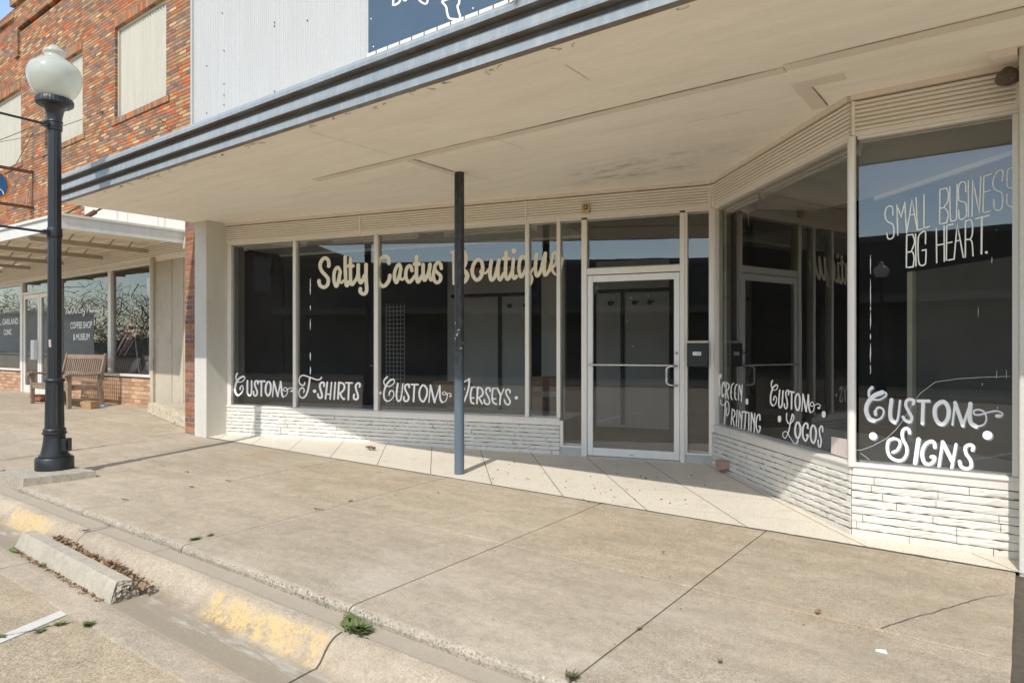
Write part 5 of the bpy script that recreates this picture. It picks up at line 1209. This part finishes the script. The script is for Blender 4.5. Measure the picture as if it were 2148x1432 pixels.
mb = MB(); p0, p1 = FR(-0.1, -0.08, 0), FR(2.95, -0.08, 0); mb.hexa([(p0.x, p0.y, 0.0), (p1.x, p1.y, 0.0), (p1.x, 6.61, 0.0), (p0.x, 6.61, 0.0), (p0.x, p0.y, 0.36), (p1.x, p1.y, 0.32), (p1.x, 6.61, 0.32), (p0.x, 6.61, 0.36)]); mb.build('ledge', M['stop'], rb)
for k, (s, z, lab) in enumerate(((2.35, 0.335, 'lower cream block of the two stacked on the stone edging'), (2.40, 0.425, 'upper cream block of the two stacked on the stone edging'))):
    mb = MB(); p = FR(s, -0.16, 0); rock(mb, (p.x, p.y, z + 0.045), 0.5, 0.2, 0.09, k + 3.3, 0, -0.24); tag(mb.build('stone_block', M['rubble'], autos=50), lab, 'block', 'blocks on the stone edging')
# hanging sign on two steel bars
hs = empty('hanging_sign', (-20.4, 5.62, H + 4.07)); tag(hs, 'blue sign with an orange rim hung between two rusty wall bars', 'sign')
def rrect(cy, cz, hw, hh, rad, n=8):
    pts = []
    for (sy, sz, a0) in ((1, 1, 0), (-1, 1, 90), (-1, -1, 180), (1, -1, 270)):
        for k in range(n + 1): a = math.radians(a0 + 90 * k / n); pts.append((cy + sy * (hw - rad) + rad * math.cos(a), cz + sz * (hh - rad) + rad * math.sin(a)))
    return pts
def disc(mb, pts, x0, x1):
    k = len(pts); mb.add([(x0, y, H + z) for y, z in pts] + [(x1, y, H + z) for y, z in pts], [tuple(range(k)), tuple(range(2 * k - 1, k - 1, -1))] + [(i, (i + 1) % k, k + (i + 1) % k, k + i) for i in range(k)])
mb = MB(); disc(mb, rrect(5.61, 4.06, 0.47, 0.39, 0.36), -20.435, -20.365); mb.build('rim', M['orange'], hs)
mb = MB(); disc(mb, rrect(5.61, 4.06, 0.415, 0.335, 0.31), -20.44, -20.36); mb.build('face', M['signblue'], hs)
mb = MB(); mb.tube([(-20.355, 5.80, H + 3.89), (-20.35, 5.87, H + 3.95), (-20.35, 5.92, H + 3.90), (-20.355, 5.94, H + 3.84)], 0.015, 6); mb.build('emblem', M['signwhite'], hs)
for z in (4.52, 3.615):
    mb = MB(); mb.box(WORLD, -20.43, -20.37, 4.6, 6.595, z - 0.035, z + 0.035); mb.build('bar', M['rust'], hs)
for pts in ([(-20.4, 6.57, H + 4.48), (-20.4, 6.57, H + 3.65)], [(-20.4, 6.1, H + 4.55), (-20.39, 6.2, H + 4.63), (-20.42, 6.59, H + 5.54)], [(-20.4, 5.0, H + 4.55), (-20.4, 6.59, H + 5.7)]):
    mb = MB(); mb.tube(pts, 0.009, 5); mb.build('stay', M['rust'], hs)
mb = MB(); mb.tube([(-16.32, 6.59, H + 5.22), (-19.2, 6.24, H + 5.16), (-22.2, 5.76, H + 5.30), (-26.4, 5.2, H + 5.64)], 0.007, 5); mb.box(WORLD, -16.36, -16.30, 6.57, 6.598, 5.20, 5.25); o = mb.build('guy_wire', M['rust']); tag(o, 'thin wire stretched from the brick wall past the lamp globe', 'wire')
mb = MB(); mb.tube([(-13.60, 6.597, H + 4.46), (-13.58, 6.52, H + 4.49), (-13.50, 6.48, H + 4.47), (-13.46, 6.50, H + 4.43), (-13.30, 6.49, H + 4.36)], 0.011, 6); o = mb.build('wall_hook', M['rust']); tag(o, 'small rusty hook in the brick wall just above the grey canopy edge', 'hook')

# ------------------------------------------------------------------ bench in front of the coffee shop
be = empty('park_bench', (-16.5, 5.9, G(-16.5, 5.9))); tag(be, 'weathered grey brown wooden slatted garden bench by the salmon brick wall', 'bench')
BX0, BX1, BF, BBk = -17.42, -15.38, 5.56, 6.22
FBn = Frame((BX0, BF), (1, 0), (0, 1)); Wd = BX1 - BX0
gz = G(-16.4, 5.9) - H
def bpart(name, boxes):
    m = MB()
    for q in boxes: m.hexa(q) if len(q) == 8 else m.box(FBn, *q)
    return m.build(name, M['teak'], be, bevel=0.006)
for a in (0.0, Wd - 0.07):
    bpart('leg', [(a, a + 0.07, 0.0, 0.075, gz - 0.03, gz + 0.66)])
    m = MB(); L0 = [(a, 0.62, gz - 0.03), (a + 0.07, 0.62, gz - 0.03), (a + 0.07, 0.70, gz - 0.03), (a, 0.70, gz - 0.03)]; mid = [(a, 0.56, gz + 0.45), (a + 0.07, 0.56, gz + 0.45), (a + 0.07, 0.65, gz + 0.45), (a, 0.65, gz + 0.45)]; tp = [(a, 0.70, gz + 1.10), (a + 0.07, 0.70, gz + 1.10), (a + 0.07, 0.76, gz + 1.10), (a, 0.76, gz + 1.10)]
    m.hexa([FBn(*q) for q in L0 + mid]); m.hexa([FBn(q[0], q[1], q[2] + 0.001) for q in mid] + [FBn(*q) for q in tp]); m.build('leg', M['teak'], be, bevel=0.006)
    m = MB(); pr = [(-0.06, gz + 0.67), (0.02, gz + 0.70), (0.25, gz + 0.68), (0.60, gz + 0.70), (0.60, gz + 0.655), (0.25, gz + 0.635), (0.02, gz + 0.655), (-0.06, gz + 0.60)]
    F2 = Frame((BX0 + a - 0.02, BF), (1, 0), (0, 1)); m.extrude(F2, pr, 0, 0.11); m.build('arm', M['teak'], be, bevel=0.008)
    bpart('side_rail', [(a + 0.012, a + 0.058, 0.08, 0.60, gz + 0.36, gz + 0.43)]); bpart('stretcher', [(a + 0.015, a + 0.055, 0.08, 0.61, gz + 0.14, gz + 0.19)])
bpart('seat', [(0.02, Wd - 0.02, 0.01 + 0.085 * i, 0.075 + 0.085 * i, gz + 0.435 - 0.004 * i, gz + 0.46 - 0.004 * i) for i in range(7)])
bpart('apron', [(0.072, Wd - 0.072, 0.015, 0.05, gz + 0.34, gz + 0.43), (0.072, Wd - 0.072, 0.55, 0.58, gz + 0.34, gz + 0.42)])
def slb(a0, a1, z0, z1, th=0.022):
    q = []
    for z in (z0, z1):
        t = 0.60 + (z - (gz + 0.45)) / 0.65 * 0.12; q += [FBn(a0, t, z), FBn(a1, t, z), FBn(a1, t + th, z), FBn(a0, t + th, z)]
    return q
bpart('backrest', [slb(0.072, Wd - 0.072, gz + 0.98, gz + 1.07, 0.035), slb(0.072, Wd - 0.072, gz + 0.50, gz + 0.56, 0.03)] + [slb(0.13 + i * (Wd - 0.26) / 17 - 0.022, 0.13 + i * (Wd - 0.26) / 17 + 0.022, gz + 0.562, gz + 0.978) for i in range(18)])
for k, (u, v, mt, lab, dx) in enumerate(((181, 857, 'tanbrick', 'tan brick on the pavement under the bench end by the wooden panel', 0.36), (75, 842, 'redbrick', 'red brick lying flat under the bench end by the coffee shop door', 0.42))):
    x, y = gpx(u, v); mb = MB(); rock(mb, (x, y + 0.08, G(x, y + 0.08) + 0.07), dx, 0.2, 0.15 if k == 0 else 0.10, k * 7.7, 0, 0.15); tag(mb.build('loose_brick', M[mt], autos=50), lab, 'brick')
x, y = gpx(206, 853); mb = MB(); mb.box(Frame((x, y), (1, 0.2), (-0.2, 1)), -0.16, 0.16, 0, 0.12, G(x, y) - H + 0.002, G(x, y) - H + 0.045); o = mb.build('flat_box', M['wrapb'], bevel=0.008); tag(o, 'small flattened blue packet beside the tan brick under the bench', 'packet')

# ------------------------------------------------------------------ street lamp
lx, ly = -8.31, 2.88; lz = G(-8.3, 2.8) + 0.07
lamp = empty('street_lamp', (lx, ly, lz)); tag(lamp, 'black fluted street lamp with a frosted acorn globe on a concrete pad', 'street lamp')
pd = MB(); P4 = [(-8.62, 2.425), (-7.93, 2.47), (-7.83, 3.10), (-8.60, 3.06)]; N = 14; top, bot = [], []
for i in range(4):
    (xa, ya), (xb, yb) = P4[i], P4[(i + 1) % 4]
    for k in range(N): q = k / N; x, y = xa + (xb - xa) * q, ya + (yb - ya) * q; top.append((x + 0.012 * vnoise(x * 9, y * 9), y + 0.012 * vnoise(y * 9, x * 9), G(-8.3, 2.8) + 0.068 + 0.006 * vnoise(x * 12, y * 12))); bot.append((x, y, G(x, y) - 0.10))
k = len(top); cen = (lx, ly, lz); pd.add(top + bot + [cen], [(i, (i + 1) % k, 2 * k) for i in range(k)] + [(i, k + i, k + (i + 1) % k, (i + 1) % k) for i in range(k)]); pd.build('footing', M['pad'], lamp)
c0 = (lx, ly, lz)
mb = MB(); mb.lathe(c0, [(0.178, -0.01), (0.180, 0.01), (0.180, 0.118), (0.172, 0.128), (0.145, 0.131), (0.147, 0.140), (0.143, 0.152), (0.132, 0.158), (0.124, 0.19), (0.112, 0.25), (0.104, 0.31), (0.100, 0.36), (0.104, 0.372), (0.116, 0.378), (0.116, 0.392), (0.104, 0.400), (0.104, 0.412), (0.110, 0.420), (0.104, 0.432), (0.092, 0.438)], 48); mb.build('base', M['black'], lamp, autos=40)
def flute(a, z): return 1 - 0.055 * (0.5 - 0.5 * math.cos(14 * a)) ** 2
mb = MB(); mb.lathe(c0, [(0.091, 0.435), (0.091, 0.475)], 56); mb.lathe(c0, [(0.090, 0.475), (0.0905, 0.49), (0.083, 0.90)], 84, lambda a, z: flute(a, z) if z > 0.48 else 1); mb.lathe(c0, [(0.083, 0.90), (0.083, 0.93), (0.096, 0.936), (0.099, 0.950), (0.090, 0.962), (0.070, 0.975)], 48); mb.lathe(c0, [(0.0655, 0.97), (0.0635, 2.2), (0.062, 3.66)], 84, flute); mb.build('shaft', M['black'], lamp, autos=50)
mb = MB(); mb.lathe(c0, [(0.064, 3.62), (0.066, 3.64), (0.076, 3.648), (0.066, 3.656), (0.066, 3.69), (0.078, 3.70), (0.078, 3.712), (0.070, 3.72), (0.073, 3.76), (0.086, 3.82), (0.105, 3.862), (0.135, 3.875)], 40); mb.lathe(c0, [(0.135, 3.87), (0.150, 3.872), (0.172, 3.892), (0.174, 3.935), (0.166, 3.952), (0.13, 3.955)], 96, lambda a, z: 1 + (0.028 * (1 if math.sin(32 * a) > 0 else 0) if 3.885 < z < 3.95 else 0)); mb.build('collar', M['black'], lamp, autos=45)
mb = MB(); mb.lathe(c0, [(0.130, 3.950), (0.16, 3.965), (0.195, 4.01), (0.230, 4.075), (0.250, 4.14), (0.256, 4.19), (0.250, 4.24), (0.232, 4.285), (0.200, 4.318), (0.175, 4.33), (0.172, 4.343), (0.150, 4.352), (0.135, 4.370), (0.112, 4.382), (0.098, 4.395), (0.092, 4.412), (0.100, 4.425), (0.108, 4.440), (0.106, 4.455), (0.092, 4.475), (0.066, 4.488), (0.058, 4.500), (0.045, 4.515), (0.02, 4.523)], 48); mb.build('globe', M['globe'], lamp, smooth=True)
for z, ln in ((3.665, 0.95), (2.52, 0.95)):
    mb = MB(); mb.tube([(lx, ly - 0.06, lz + z), (lx - 0.0, ly - 0.10, lz + z), (lx, ly - ln, lz + z + 0.015)], [0.018, 0.013, 0.012], 8); mb.lathe((lx, ly, lz + z), [(0.070, -0.05), (0.072, -0.045), (0.072, 0.045), (0.070, 0.05)], 32); mb.box(Frame((lx, ly), (1, 0), (0, 1)), -0.05, 0.05, -0.115, -0.065, lz + z - H - 0.02, lz + z - H + 0.02); mb.build('banner_arm', M['black'], lamp, autos=40)
mb = MB(); FA = Frame((lx, ly), (RT.x, RT.y), (-FW.x, -FW.y)); mb.box(FA, 0.10, 0.152, -0.055, 0.055, lz - H + 0.19, lz - H + 0.325); mb.box(FA, 0.153, 0.166, -0.03, 0.03, lz - H + 0.21, lz - H + 0.30); mb.build('access_box', M['black'], lamp, bevel=0.004)
mb = MB(); mb.box(FA, 0.035, 0.060, 0.028, 0.0385, lz - H + 1.22, lz - H + 1.30) if False else mb.tube([(lx + 0.040, ly - 0.055, lz + 1.30), (lx + 0.040, ly - 0.058, lz + 1.38)], 0.012, 4); mb.build('sticker', M['pinkpaper'], lamp)

# ------------------------------------------------------------------ wheel stop, litter, weeds
ws = MB(); N = 40
prof_ws = [(0.0, 0.0), (0.035, 0.105), (0.055, 0.125), (0.135, 0.125), (0.165, 0.100), (0.19, 0.0)]
P0, P1 = Vector((-6.50, 1.965, 0)), Vector((-4.635, 1.915, 0)); dW = (P1 - P0).normalized(); nW = Vector((-dW.y, dW.x, 0)); Lw = (P1 - P0).length; vs = []
for i in range(N + 1):
    a = Lw * i / N
    for j, (t, z) in enumerate(prof_ws):
        e = 0.0
        if i == N: e = 0.045 * vnoise(j * 1.7, 3.1) - (0.05 if j in (2,) else 0)
        if i == 0: e = 0.04 if j in (1, 2, 3, 4) else 0
        q = P0 + dW * (a + e) + nW * t; vs.append((q.x, q.y, G(q.x, q.y, -0.212) + z + 0.004 * vnoise(a * 2.5, j) * (j in (1, 2, 3, 4))))
k = len(prof_ws); ws.add(vs, [(i * k + j, i * k + j + 1, (i + 1) * k + j + 1, (i + 1) * k + j) for i in range(N) for j in range(k - 1)] + [tuple(range(k))], 0)
endv = vs[N * k:]; grid = []; R_ = 10
cx = sum((Vector(v) for v in endv), Vector()) / k; ring = []
for j in range(k): a_, b_ = Vector(endv[j]), Vector(endv[(j + 1) % k]); ring += [a_.lerp(b_, q / 6) for q in range(6)]
layers = [ring]
for s in range(1, R_): layers.append([cx.lerp(p, 1 - s / R_) + dW * (0.03 * vnoise(p.x * 9 + s * 0.9, p.y * 30, p.z * 30) + 0.012 * s / R_) for p in ring])
m_ = len(ring); allv = [p for ly_ in layers for p in ly_] + [cx]
ws.add(allv, [(s * m_ + i, s * m_ + (i + 1) % m_, (s + 1) * m_ + (i + 1) % m_, (s + 1) * m_ + i) for s in range(R_ - 1) for i in range(m_)] + [((R_ - 1) * m_ + i, (R_ - 1) * m_ + (i + 1) % m_, R_ * m_) for i in range(m_)], 1)
o = ws.build('wheel_stop', [M['stop'], M['broken']], autos=30); tag(o, 'low concrete wheel stop with one broken end lying in the gutter', 'wheel stop')
def leaf(mb, c, size, r, mi=0):
    rot = Matrix.Rotation(r.uniform(0, 6.28), 3, 'Z') @ Matrix.Rotation(r.uniform(-0.9, 0.9), 3, 'X') @ Matrix.Rotation(r.uniform(-0.7, 0.7), 3, 'Y'); vs = []; cu = r.uniform(0.2, 0.9)
    for i in range(5):
        a = i / 4 - 0.5; wv = 0.36 * math.cos(a * 2.9) * size
        for s in (-1, 0, 1): vs.append(Vector(c) + rot @ Vector((a * size, s * wv, abs(s) * cu * wv + cu * size * a * a)))
    mb.add(vs, [(3 * i + j, 3 * i + j + 1, 3 * i + j + 4, 3 * i + j + 3) for i in range(4) for j in range(2)], mi)
r = random.Random(11); mb = MB()
for i in range(460):
    a = r.uniform(0.28, Lw + 0.08); t = r.uniform(0.160, 0.235); hp = 0.5 + 0.5 * vnoise(a * 3.1, 2.0); q = P0 + dW * a + nW * t; leaf(mb, (q.x, q.y, G(q.x, q.y, -0.212) + 0.04 + r.uniform(0.0, 0.07) * (0.45 + hp)), r.uniform(0.02, 0.045), r, r.choice((0, 0, 1)))
for i in range(150):
    a = r.uniform(0.0, Lw - 0.1); q = P0 + dW * a - nW * abs(r.gauss(0.012, 0.014)); leaf(mb, (q.x, q.y, G(q.x, q.y, -0.21) + 0.006), r.uniform(0.015, 0.032), r, r.choice((0, 1, 1)))
o = mb.build('leaf_litter', [M['dryleaf'], M['dryleaf2']]); o['kind'] = 'stuff'; o['label'] = 'brown dry leaf litter caught along the wheel stop'
def crumple(name, c, sx, sy, sz, mat, lab, seed, rot=0.0):
    mb = MB(); rock(mb, c, sx, sy, sz, seed, 0, rot); o = mb.build(name, mat)
    for v in o.data.vertices: v.co += Vector((0.006 * vnoise(v.co.x * 60, v.co.y * 60, seed), 0, 0.006 * vnoise(v.co.y * 60, v.co.z * 60, seed)))
    tag(o, lab, 'litter'); return o
for (u, v, mt, lab, sx, sy, rot) in ((105, 1120, 'wrapb', 'crumpled blue wrapper at the far end of the leaf litter', 0.09, 0.06, 0.3), (139, 1142, 'wrapw', 'crumpled white wrapper in the leaf litter behind the wheel stop', 0.13, 0.05, 0.4), (190, 1165, 'wrapw', 'narrow strip of white plastic standing in the leaf litter', 0.12, 0.02, -0.5)):
    x, y = gpx(u, v, -0.18); crumple('wrapper', (x, y, G(x, y, -0.17)), sx, sy, 0.035, M[mt], lab, u, rot)
x, y = gpx(28, 1154, -0.2); crumple('bottle_cap', (x, y, G(x, y, -0.195)), 0.10, 0.03, 0.012, M['leafgreen'], 'flat green scrap in the gutter at the far end of the wheel stop', 3, 0.1)
x, y = gpx(1514, 984, 0.05); mb = MB(); rock(mb, (x + 0.0, y + 0.03, G(x, y) + 0.06 + 0.035), 0.17, 0.10, 0.085, 2.2, 0, -0.85); o = mb.build('brick_piece', M['pinkrock'], autos=50); tag(o, 'broken pinkish brick piece at the foot of the diagonal stone base', 'brick')
def weed(x, y, zf, size, n, label, dry=False, seed=0, up=0.5, lw=0.16, el=(1, 1)):
    r = random.Random(seed); mb = MB(); z0 = zf(x, y)
    for i in range(int(n * 2.2)):
        a = r.uniform(0, 6.28); ln = size * r.uniform(0.25, 0.7); tilt = r.uniform(0.15, up); bx, by = x + r.gauss(0, size * 0.22) * el[0], y + r.gauss(0, size * 0.16) * el[1]; dx, dy = math.cos(a) * el[0], math.sin(a) * el[1]; px_, py_ = -math.sin(a), math.cos(a); vs = []
        for k in range(5):
            t = k / 4; h = ln * (math.sin(tilt) * 1.3 * t - 0.45 * t * t * tilt); w_ = ln * lw * math.sin(math.pi * (0.12 + 0.86 * t)) ; lob = 1 + 0.45 * math.sin(k * 3.3 + i)
            for s in (-1, 0, 1): vs.append((bx + dx * ln * t + px_ * s * w_ * lob, by + dy * ln * t + py_ * s * w_ * lob, z0 + 0.003 + max(0.0, h) + (0.02 * ln if s == 0 else 0.08 * ln * r.random())))
        mb.add(vs, [(3 * k + j, 3 * k + j + 1, 3 * k + j + 4, 3 * k + j + 3) for k in range(4) for j in range(2)], 1 if (dry or r.random() < 0.25) else 0)
    o = mb.build('weed', [M['leafgreen'], M['drygreen']]); tag(o, label, 'weed', 'weeds in the cracks'); return o
zl = lambda x, y: G(x, y, -0.058); zw = lambda x, y: G(x, y, 0); zs = lambda x, y: ZST(x)
weed(-2.80, 2.36, zl, 0.115, 60, 'largest green weed, spreading over the kerb crack beside the yellow paint', False, 1, 0.9, 0.15, (1.2, 0.7))
weed(-2.92, 2.43, zl, 0.085, 44, 'green weed tuft on the kerb ledge just behind the largest weed', False, 2, 0.9, 0.17, (0.9, 0.8))
weed(-1.575, 2.52, zw, 0.05, 46, 'round grey-green weed tuft at the kerb end of a long pavement joint', True, 3, 1.1, 0.10)
weed(-4.85, 2.58, zw, 0.07, 26, 'weed growing at the pavement edge above the middle of the kerb', False, 4, 0.5, 0.13, (0.5, 1.5))
weed(-4.85, 2.70, zw, 0.05, 14, 'thin weed in the joint just behind the weed at the pavement edge', False, 5, 0.5, 0.12, (0.4, 1.5))
weed(-5.95, 2.485, zl, 0.06, 22, 'small weed on the kerb ledge behind the wheel stop', False, 6, 0.6, 0.13, (1, 0.8))
weed(-6.0, 2.30, lambda x, y: G(x, y, -0.066), 0.05, 20, 'dark weed in the cracked kerb face behind the wheel stop', True, 7, 0.6, 0.13, (0.4, 1.2))
weed(-4.40, 1.70, zs, 0.055, 40, 'bushy weed at the end of the street crack by the white stripe', False, 8, 0.8, 0.16)
weed(-4.54, 1.60, zs, 0.055, 16, 'bright green weed with pointed leaves between the stripe and the bushy weed', False, 9, 0.8, 0.22)
weed(-4.52, 1.50, zs, 0.05, 20, 'low weed on the edge of the white stripe', False, 10, 0.5, 0.15)
weed(-4.60, 1.33, zs, 0.05, 16, 'low weed in the street crack that crosses the white stripe', False, 12, 0.5, 0.15)
weed(-5.80, 1.93, lambda x, y: G(x, y, -0.208), 0.055, 18, 'small weed growing under the side of the wheel stop', False, 13, 1.2, 0.12)
weed(-1.563, 3.13, zw, 0.03, 16, 'tiny weed midway along the pavement joint', False, 14, 0.6, 0.14, (0.5, 1.3))
weed(-0.02, 2.95, zw, 0.05, 18, 'dry weed in the wide gap at the end of the last pavement slab', True, 15, 0.7, 0.1)
weed(-9.0, 2.62, zw, 0.06, 18, 'dark weed behind the far end of the lamp pad', True, 16, 0.7, 0.12)
for i, (u, v, wd_, lab) in enumerate(((667, 1068, 0.09, 'broad moss strip at the joint crossing in front of the canopy post'), (341, 977, 0.07, 'dark moss tuft at the joint crossing just beyond the lamp shadow'), (392, 990, 0.05, 'small moss tuft in the long joint, second from the lamp shadow'), (478, 1008, 0.05, 'small moss tuft in the long joint, third from the lamp shadow'), (262, 1048, 0.10, 'long thin moss strip in the cross joint by the lamp pad'), (402, 1021, 0.05, 'moss tuft in the cross joint between the lamp pad and the long joint'), (735, 1051, 0.04, 'tiny moss speck on the slab in front of the canopy post'))):
    x, y = gpx(u, v); mb = MB(); rr = random.Random(i)
    for k in range(16): leaf(mb, (x + rr.gauss(0, wd_ * 0.4), y + rr.gauss(0, 0.007), G(x, y) + 0.004), rr.uniform(0.008, 0.016), rr)
    o = mb.build('moss_tuft', M['drygreen']); tag(o, lab, 'moss', 'moss tufts in the pavement joints')
for i, (u, v, dz, sz, lab) in enumerate(((1717, 1292, 0, 0.045, 'curled brown leaf on the pavement joint below the custom signs window'), (776, 941, 0.03, 0.12, 'clump of dead leaves on the terrazzo below the angled window'), (1508, 1391, 0, 0.035, 'flat grey leaf on the pavement, farthest from the shop'), (1389, 1161, 0, 0.03, 'small dark leaf on the pavement below the door'), (918, 1035, 0, 0.025, 'tiny dark leaf on the pavement just below the canopy post'))):
    x, y = gpx(u, v, dz); mb = MB(); rr = random.Random(i + 40)
    for k in range(16 if i == 1 else 2): leaf(mb, (x + rr.gauss(0, sz * 0.5 if i == 1 else 0.006), y + rr.gauss(0, 0.02), G(x, y, dz) + 0.012), sz * (0.5 if i == 1 else 1) * rr.uniform(0.7, 1.1), rr)
    o = mb.build('fallen_leaf', M['dryleaf']); tag(o, lab, 'leaf')
mb = MB(); rr = random.Random(77)
for i in range(60):
    u = rr.uniform(1000, 1480); v = 968 + (u - 1000) * 0.07 + rr.uniform(-8, 60); x, y = gpx(u, v, 0.03)
    yi, zi = inner(x)
    if 5.3 < y < yi - 0.1: t = (y - 5.245) / (yi - 5.245); leaf(mb, (x, y, H + (G(x, 5.245) - H + 0.004) * (1 - t) + zi * t + 0.004), rr.uniform(0.008, 0.026), rr, 0)
for i in range(90):
    x, y = rr.uniform(-9, 0), rr.uniform(2.6, 5.2); leaf(mb, (x, y, G(x, y) + 0.004), rr.uniform(0.006, 0.014), rr, rr.choice((0, 1)))
o = mb.build('leaf_crumbs', [M['dryleaf'], M['dryleaf2']]); o['kind'] = 'stuff'; o['label'] = 'scattered leaf crumbs on the pavement and entrance floor'
x, y = gpx(1848, 1366); crumple('wrapper', (x, y, G(x, y) + 0.004), 0.045, 0.02, 0.006, M['wrapw'], 'flat scrap of white paper on the open pavement below the long crack', 9, 0.3)

# ------------------------------------------------------------------ across the street: what the windows mirror
op = empty('grey_building', (-6, -19.5, 0)); tag(op, 'long dark grey flat roofed building across the street mirrored in the shop windows', 'building')
def opz(x): return ZST(x) - H
mb = MB(); mb.box(WORLD, -20.5, 14, -26, -19.5, -2, 4.45); mb.build('wall', M['oppgrey'], op)
mb = MB(); mb.box(WORLD, -20.5, 14, -19.48, -19.42, 4.25, 4.5); mb.box(WORLD, -20.5, 14, -19.49, -18.2, 1.75, 2.05); mb.build('canopy', M['opptrim'], op)
for x in (-16.5, -11.5, -6.5, -1.0, 4.5):
    mb = MB(); mb.box(WORLD, x, x + 3.2, -19.49, -19.46, -1.0, 1.5); mb.build('window', M['gloom'], op)
ob = empty('corner_building', (-27, -19.5, 0)); tag(ob, 'two storey dark brick building across the street with pale boarded windows', 'building')
mb = MB(); mb.box(WORLD, -36, -20.6, -30, -19.5, -2, 6.2); mb.build('wall', M['oppbrick'], ob)
for x in (-22.2, -24.4, -26.6, -28.8, -31.0, -33.2):
    mb = MB(); mb.box(WORLD, x, x + 1.0, -19.49, -19.45, 3.0, 4.9); mb.build('window', M['opptrim'], ob)
mb = MB(); mb.box(WORLD, -30, -23, -19.49, -18.0, 1.6, 1.9); mb.build('canopy', M['opptrim'], ob)
pb = MB(); pb.box(WORLD, -135, -100, -26, -19.5, -2, 4.6); pb.box(WORLD, -135.2, -99.8, -26.2, -19.3, 4.601, 4.85); o = pb.build('pale_building', M['palewall']); tag(o, 'pale low building far down the opposite side of the street', 'building')
b = MB(); sheet(b, -140, 60, -19.5, -14, lambda x, y: ZST(x) + 0.15, 20, 2); b.add([(60, -14, ZST(60)), (-140, -14, ZST(-140)), (-140, -14, ZST(-140) + 0.15), (60, -14, ZST(60) + 0.15)], [(0, 1, 2, 3)]); struct(b.build('opposite_pavement', M['walk']))
l2 = copy_tree(lamp); l2.location = (-4.1, -15.8, ZST(-4.1) + 0.15); l2['label'] = 'street lamp on the far side of the street mirrored in the shop glass'
for ch_ in [x for x in bpy.data.objects if x.parent == l2 and x.name.startswith('footing')]: pass
def bare_tree(name, x, y, hgt, seed, label):
    r = random.Random(seed); t = empty(name, (x, y, ZST(x))); tag(t, label, 'tree', 'bare trees across the street'); tr = MB(); br = MB()
    def grow(p, d, ln, rad, dep):
        pts = [p]; q = p.copy(); dd = d.copy(); rs = [rad]
        for k in range(3): dd = (dd + Vector((r.gauss(0, .12), r.gauss(0, .12), r.gauss(0.03, .08)))).normalized(); q = q + dd * ln / 3; pts.append(q.copy()); rs.append(rad * (1 - 0.4 * (k + 1) / 3))
        (tr if dep == 0 else br).tube(pts, rs, 6 if dep < 2 else 4, caps=False)
        if dep < 5:
            for k in range(r.choice((2, 3, 3))): a = Vector((r.gauss(0, 1), r.gauss(0, 1), r.gauss(0.35, .5))).normalized(); grow(pts[r.choice((2, 3, 3))], (dd * 0.8 + a * 0.75).normalized(), ln * r.uniform(0.62, 0.82), rs[-1] * r.uniform(0.55, 0.75), dep + 1)
    grow(Vector((x, y, ZST(x) - 0.1)), Vector((0, 0, 1)), hgt * 0.3, hgt * 0.024, 0); tr.build('trunk', M['bark'], t); br.build('crown', M['bark'], t); return t
tl = MB(); r = random.Random(3)
for i in range(16000):
    x = r.uniform(-230, -37); y = r.uniform(-50, -32); zz = ZST(x) + r.random() ** 2.0 * (10 + 3.5 * vnoise(x * 0.06, y * 0.1)); a = Vector((r.gauss(0, 1), r.gauss(0, 1), r.gauss(0.5, 1))).normalized() * r.uniform(0.4, 1.3); s = Vector((r.gauss(0, 1), r.gauss(0, 1), r.gauss(0, 1))).normalized() * r.uniform(0.015, 0.07) * (1 + 2.5 * max(0, 1 - (zz - ZST(x)) / 3.5)); p = Vector((x, y, zz)); tl.quad(p - a - s, p + a - s, p + a + s, p - a + s)
o = tl.build('far_wood', M['bark']); o['kind'] = 'stuff'; o['label'] = 'far bare winter wood across the street'
for i, (x, y, h_, lab) in enumerate(((-46, -22, 8.5, 'bare tree across the street, first beyond the brick corner building'), (-56, -24, 9.5, 'bare tree across the street, second beyond the brick corner building'), (-68, -22, 9.5, 'bare tree across the street, third beyond the brick corner building'), (-82, -26, 10.5, 'tall bare tree across the street beside the pale low building'))):
    bare_tree('bare_tree', x, y, h_, i + 100, lab)
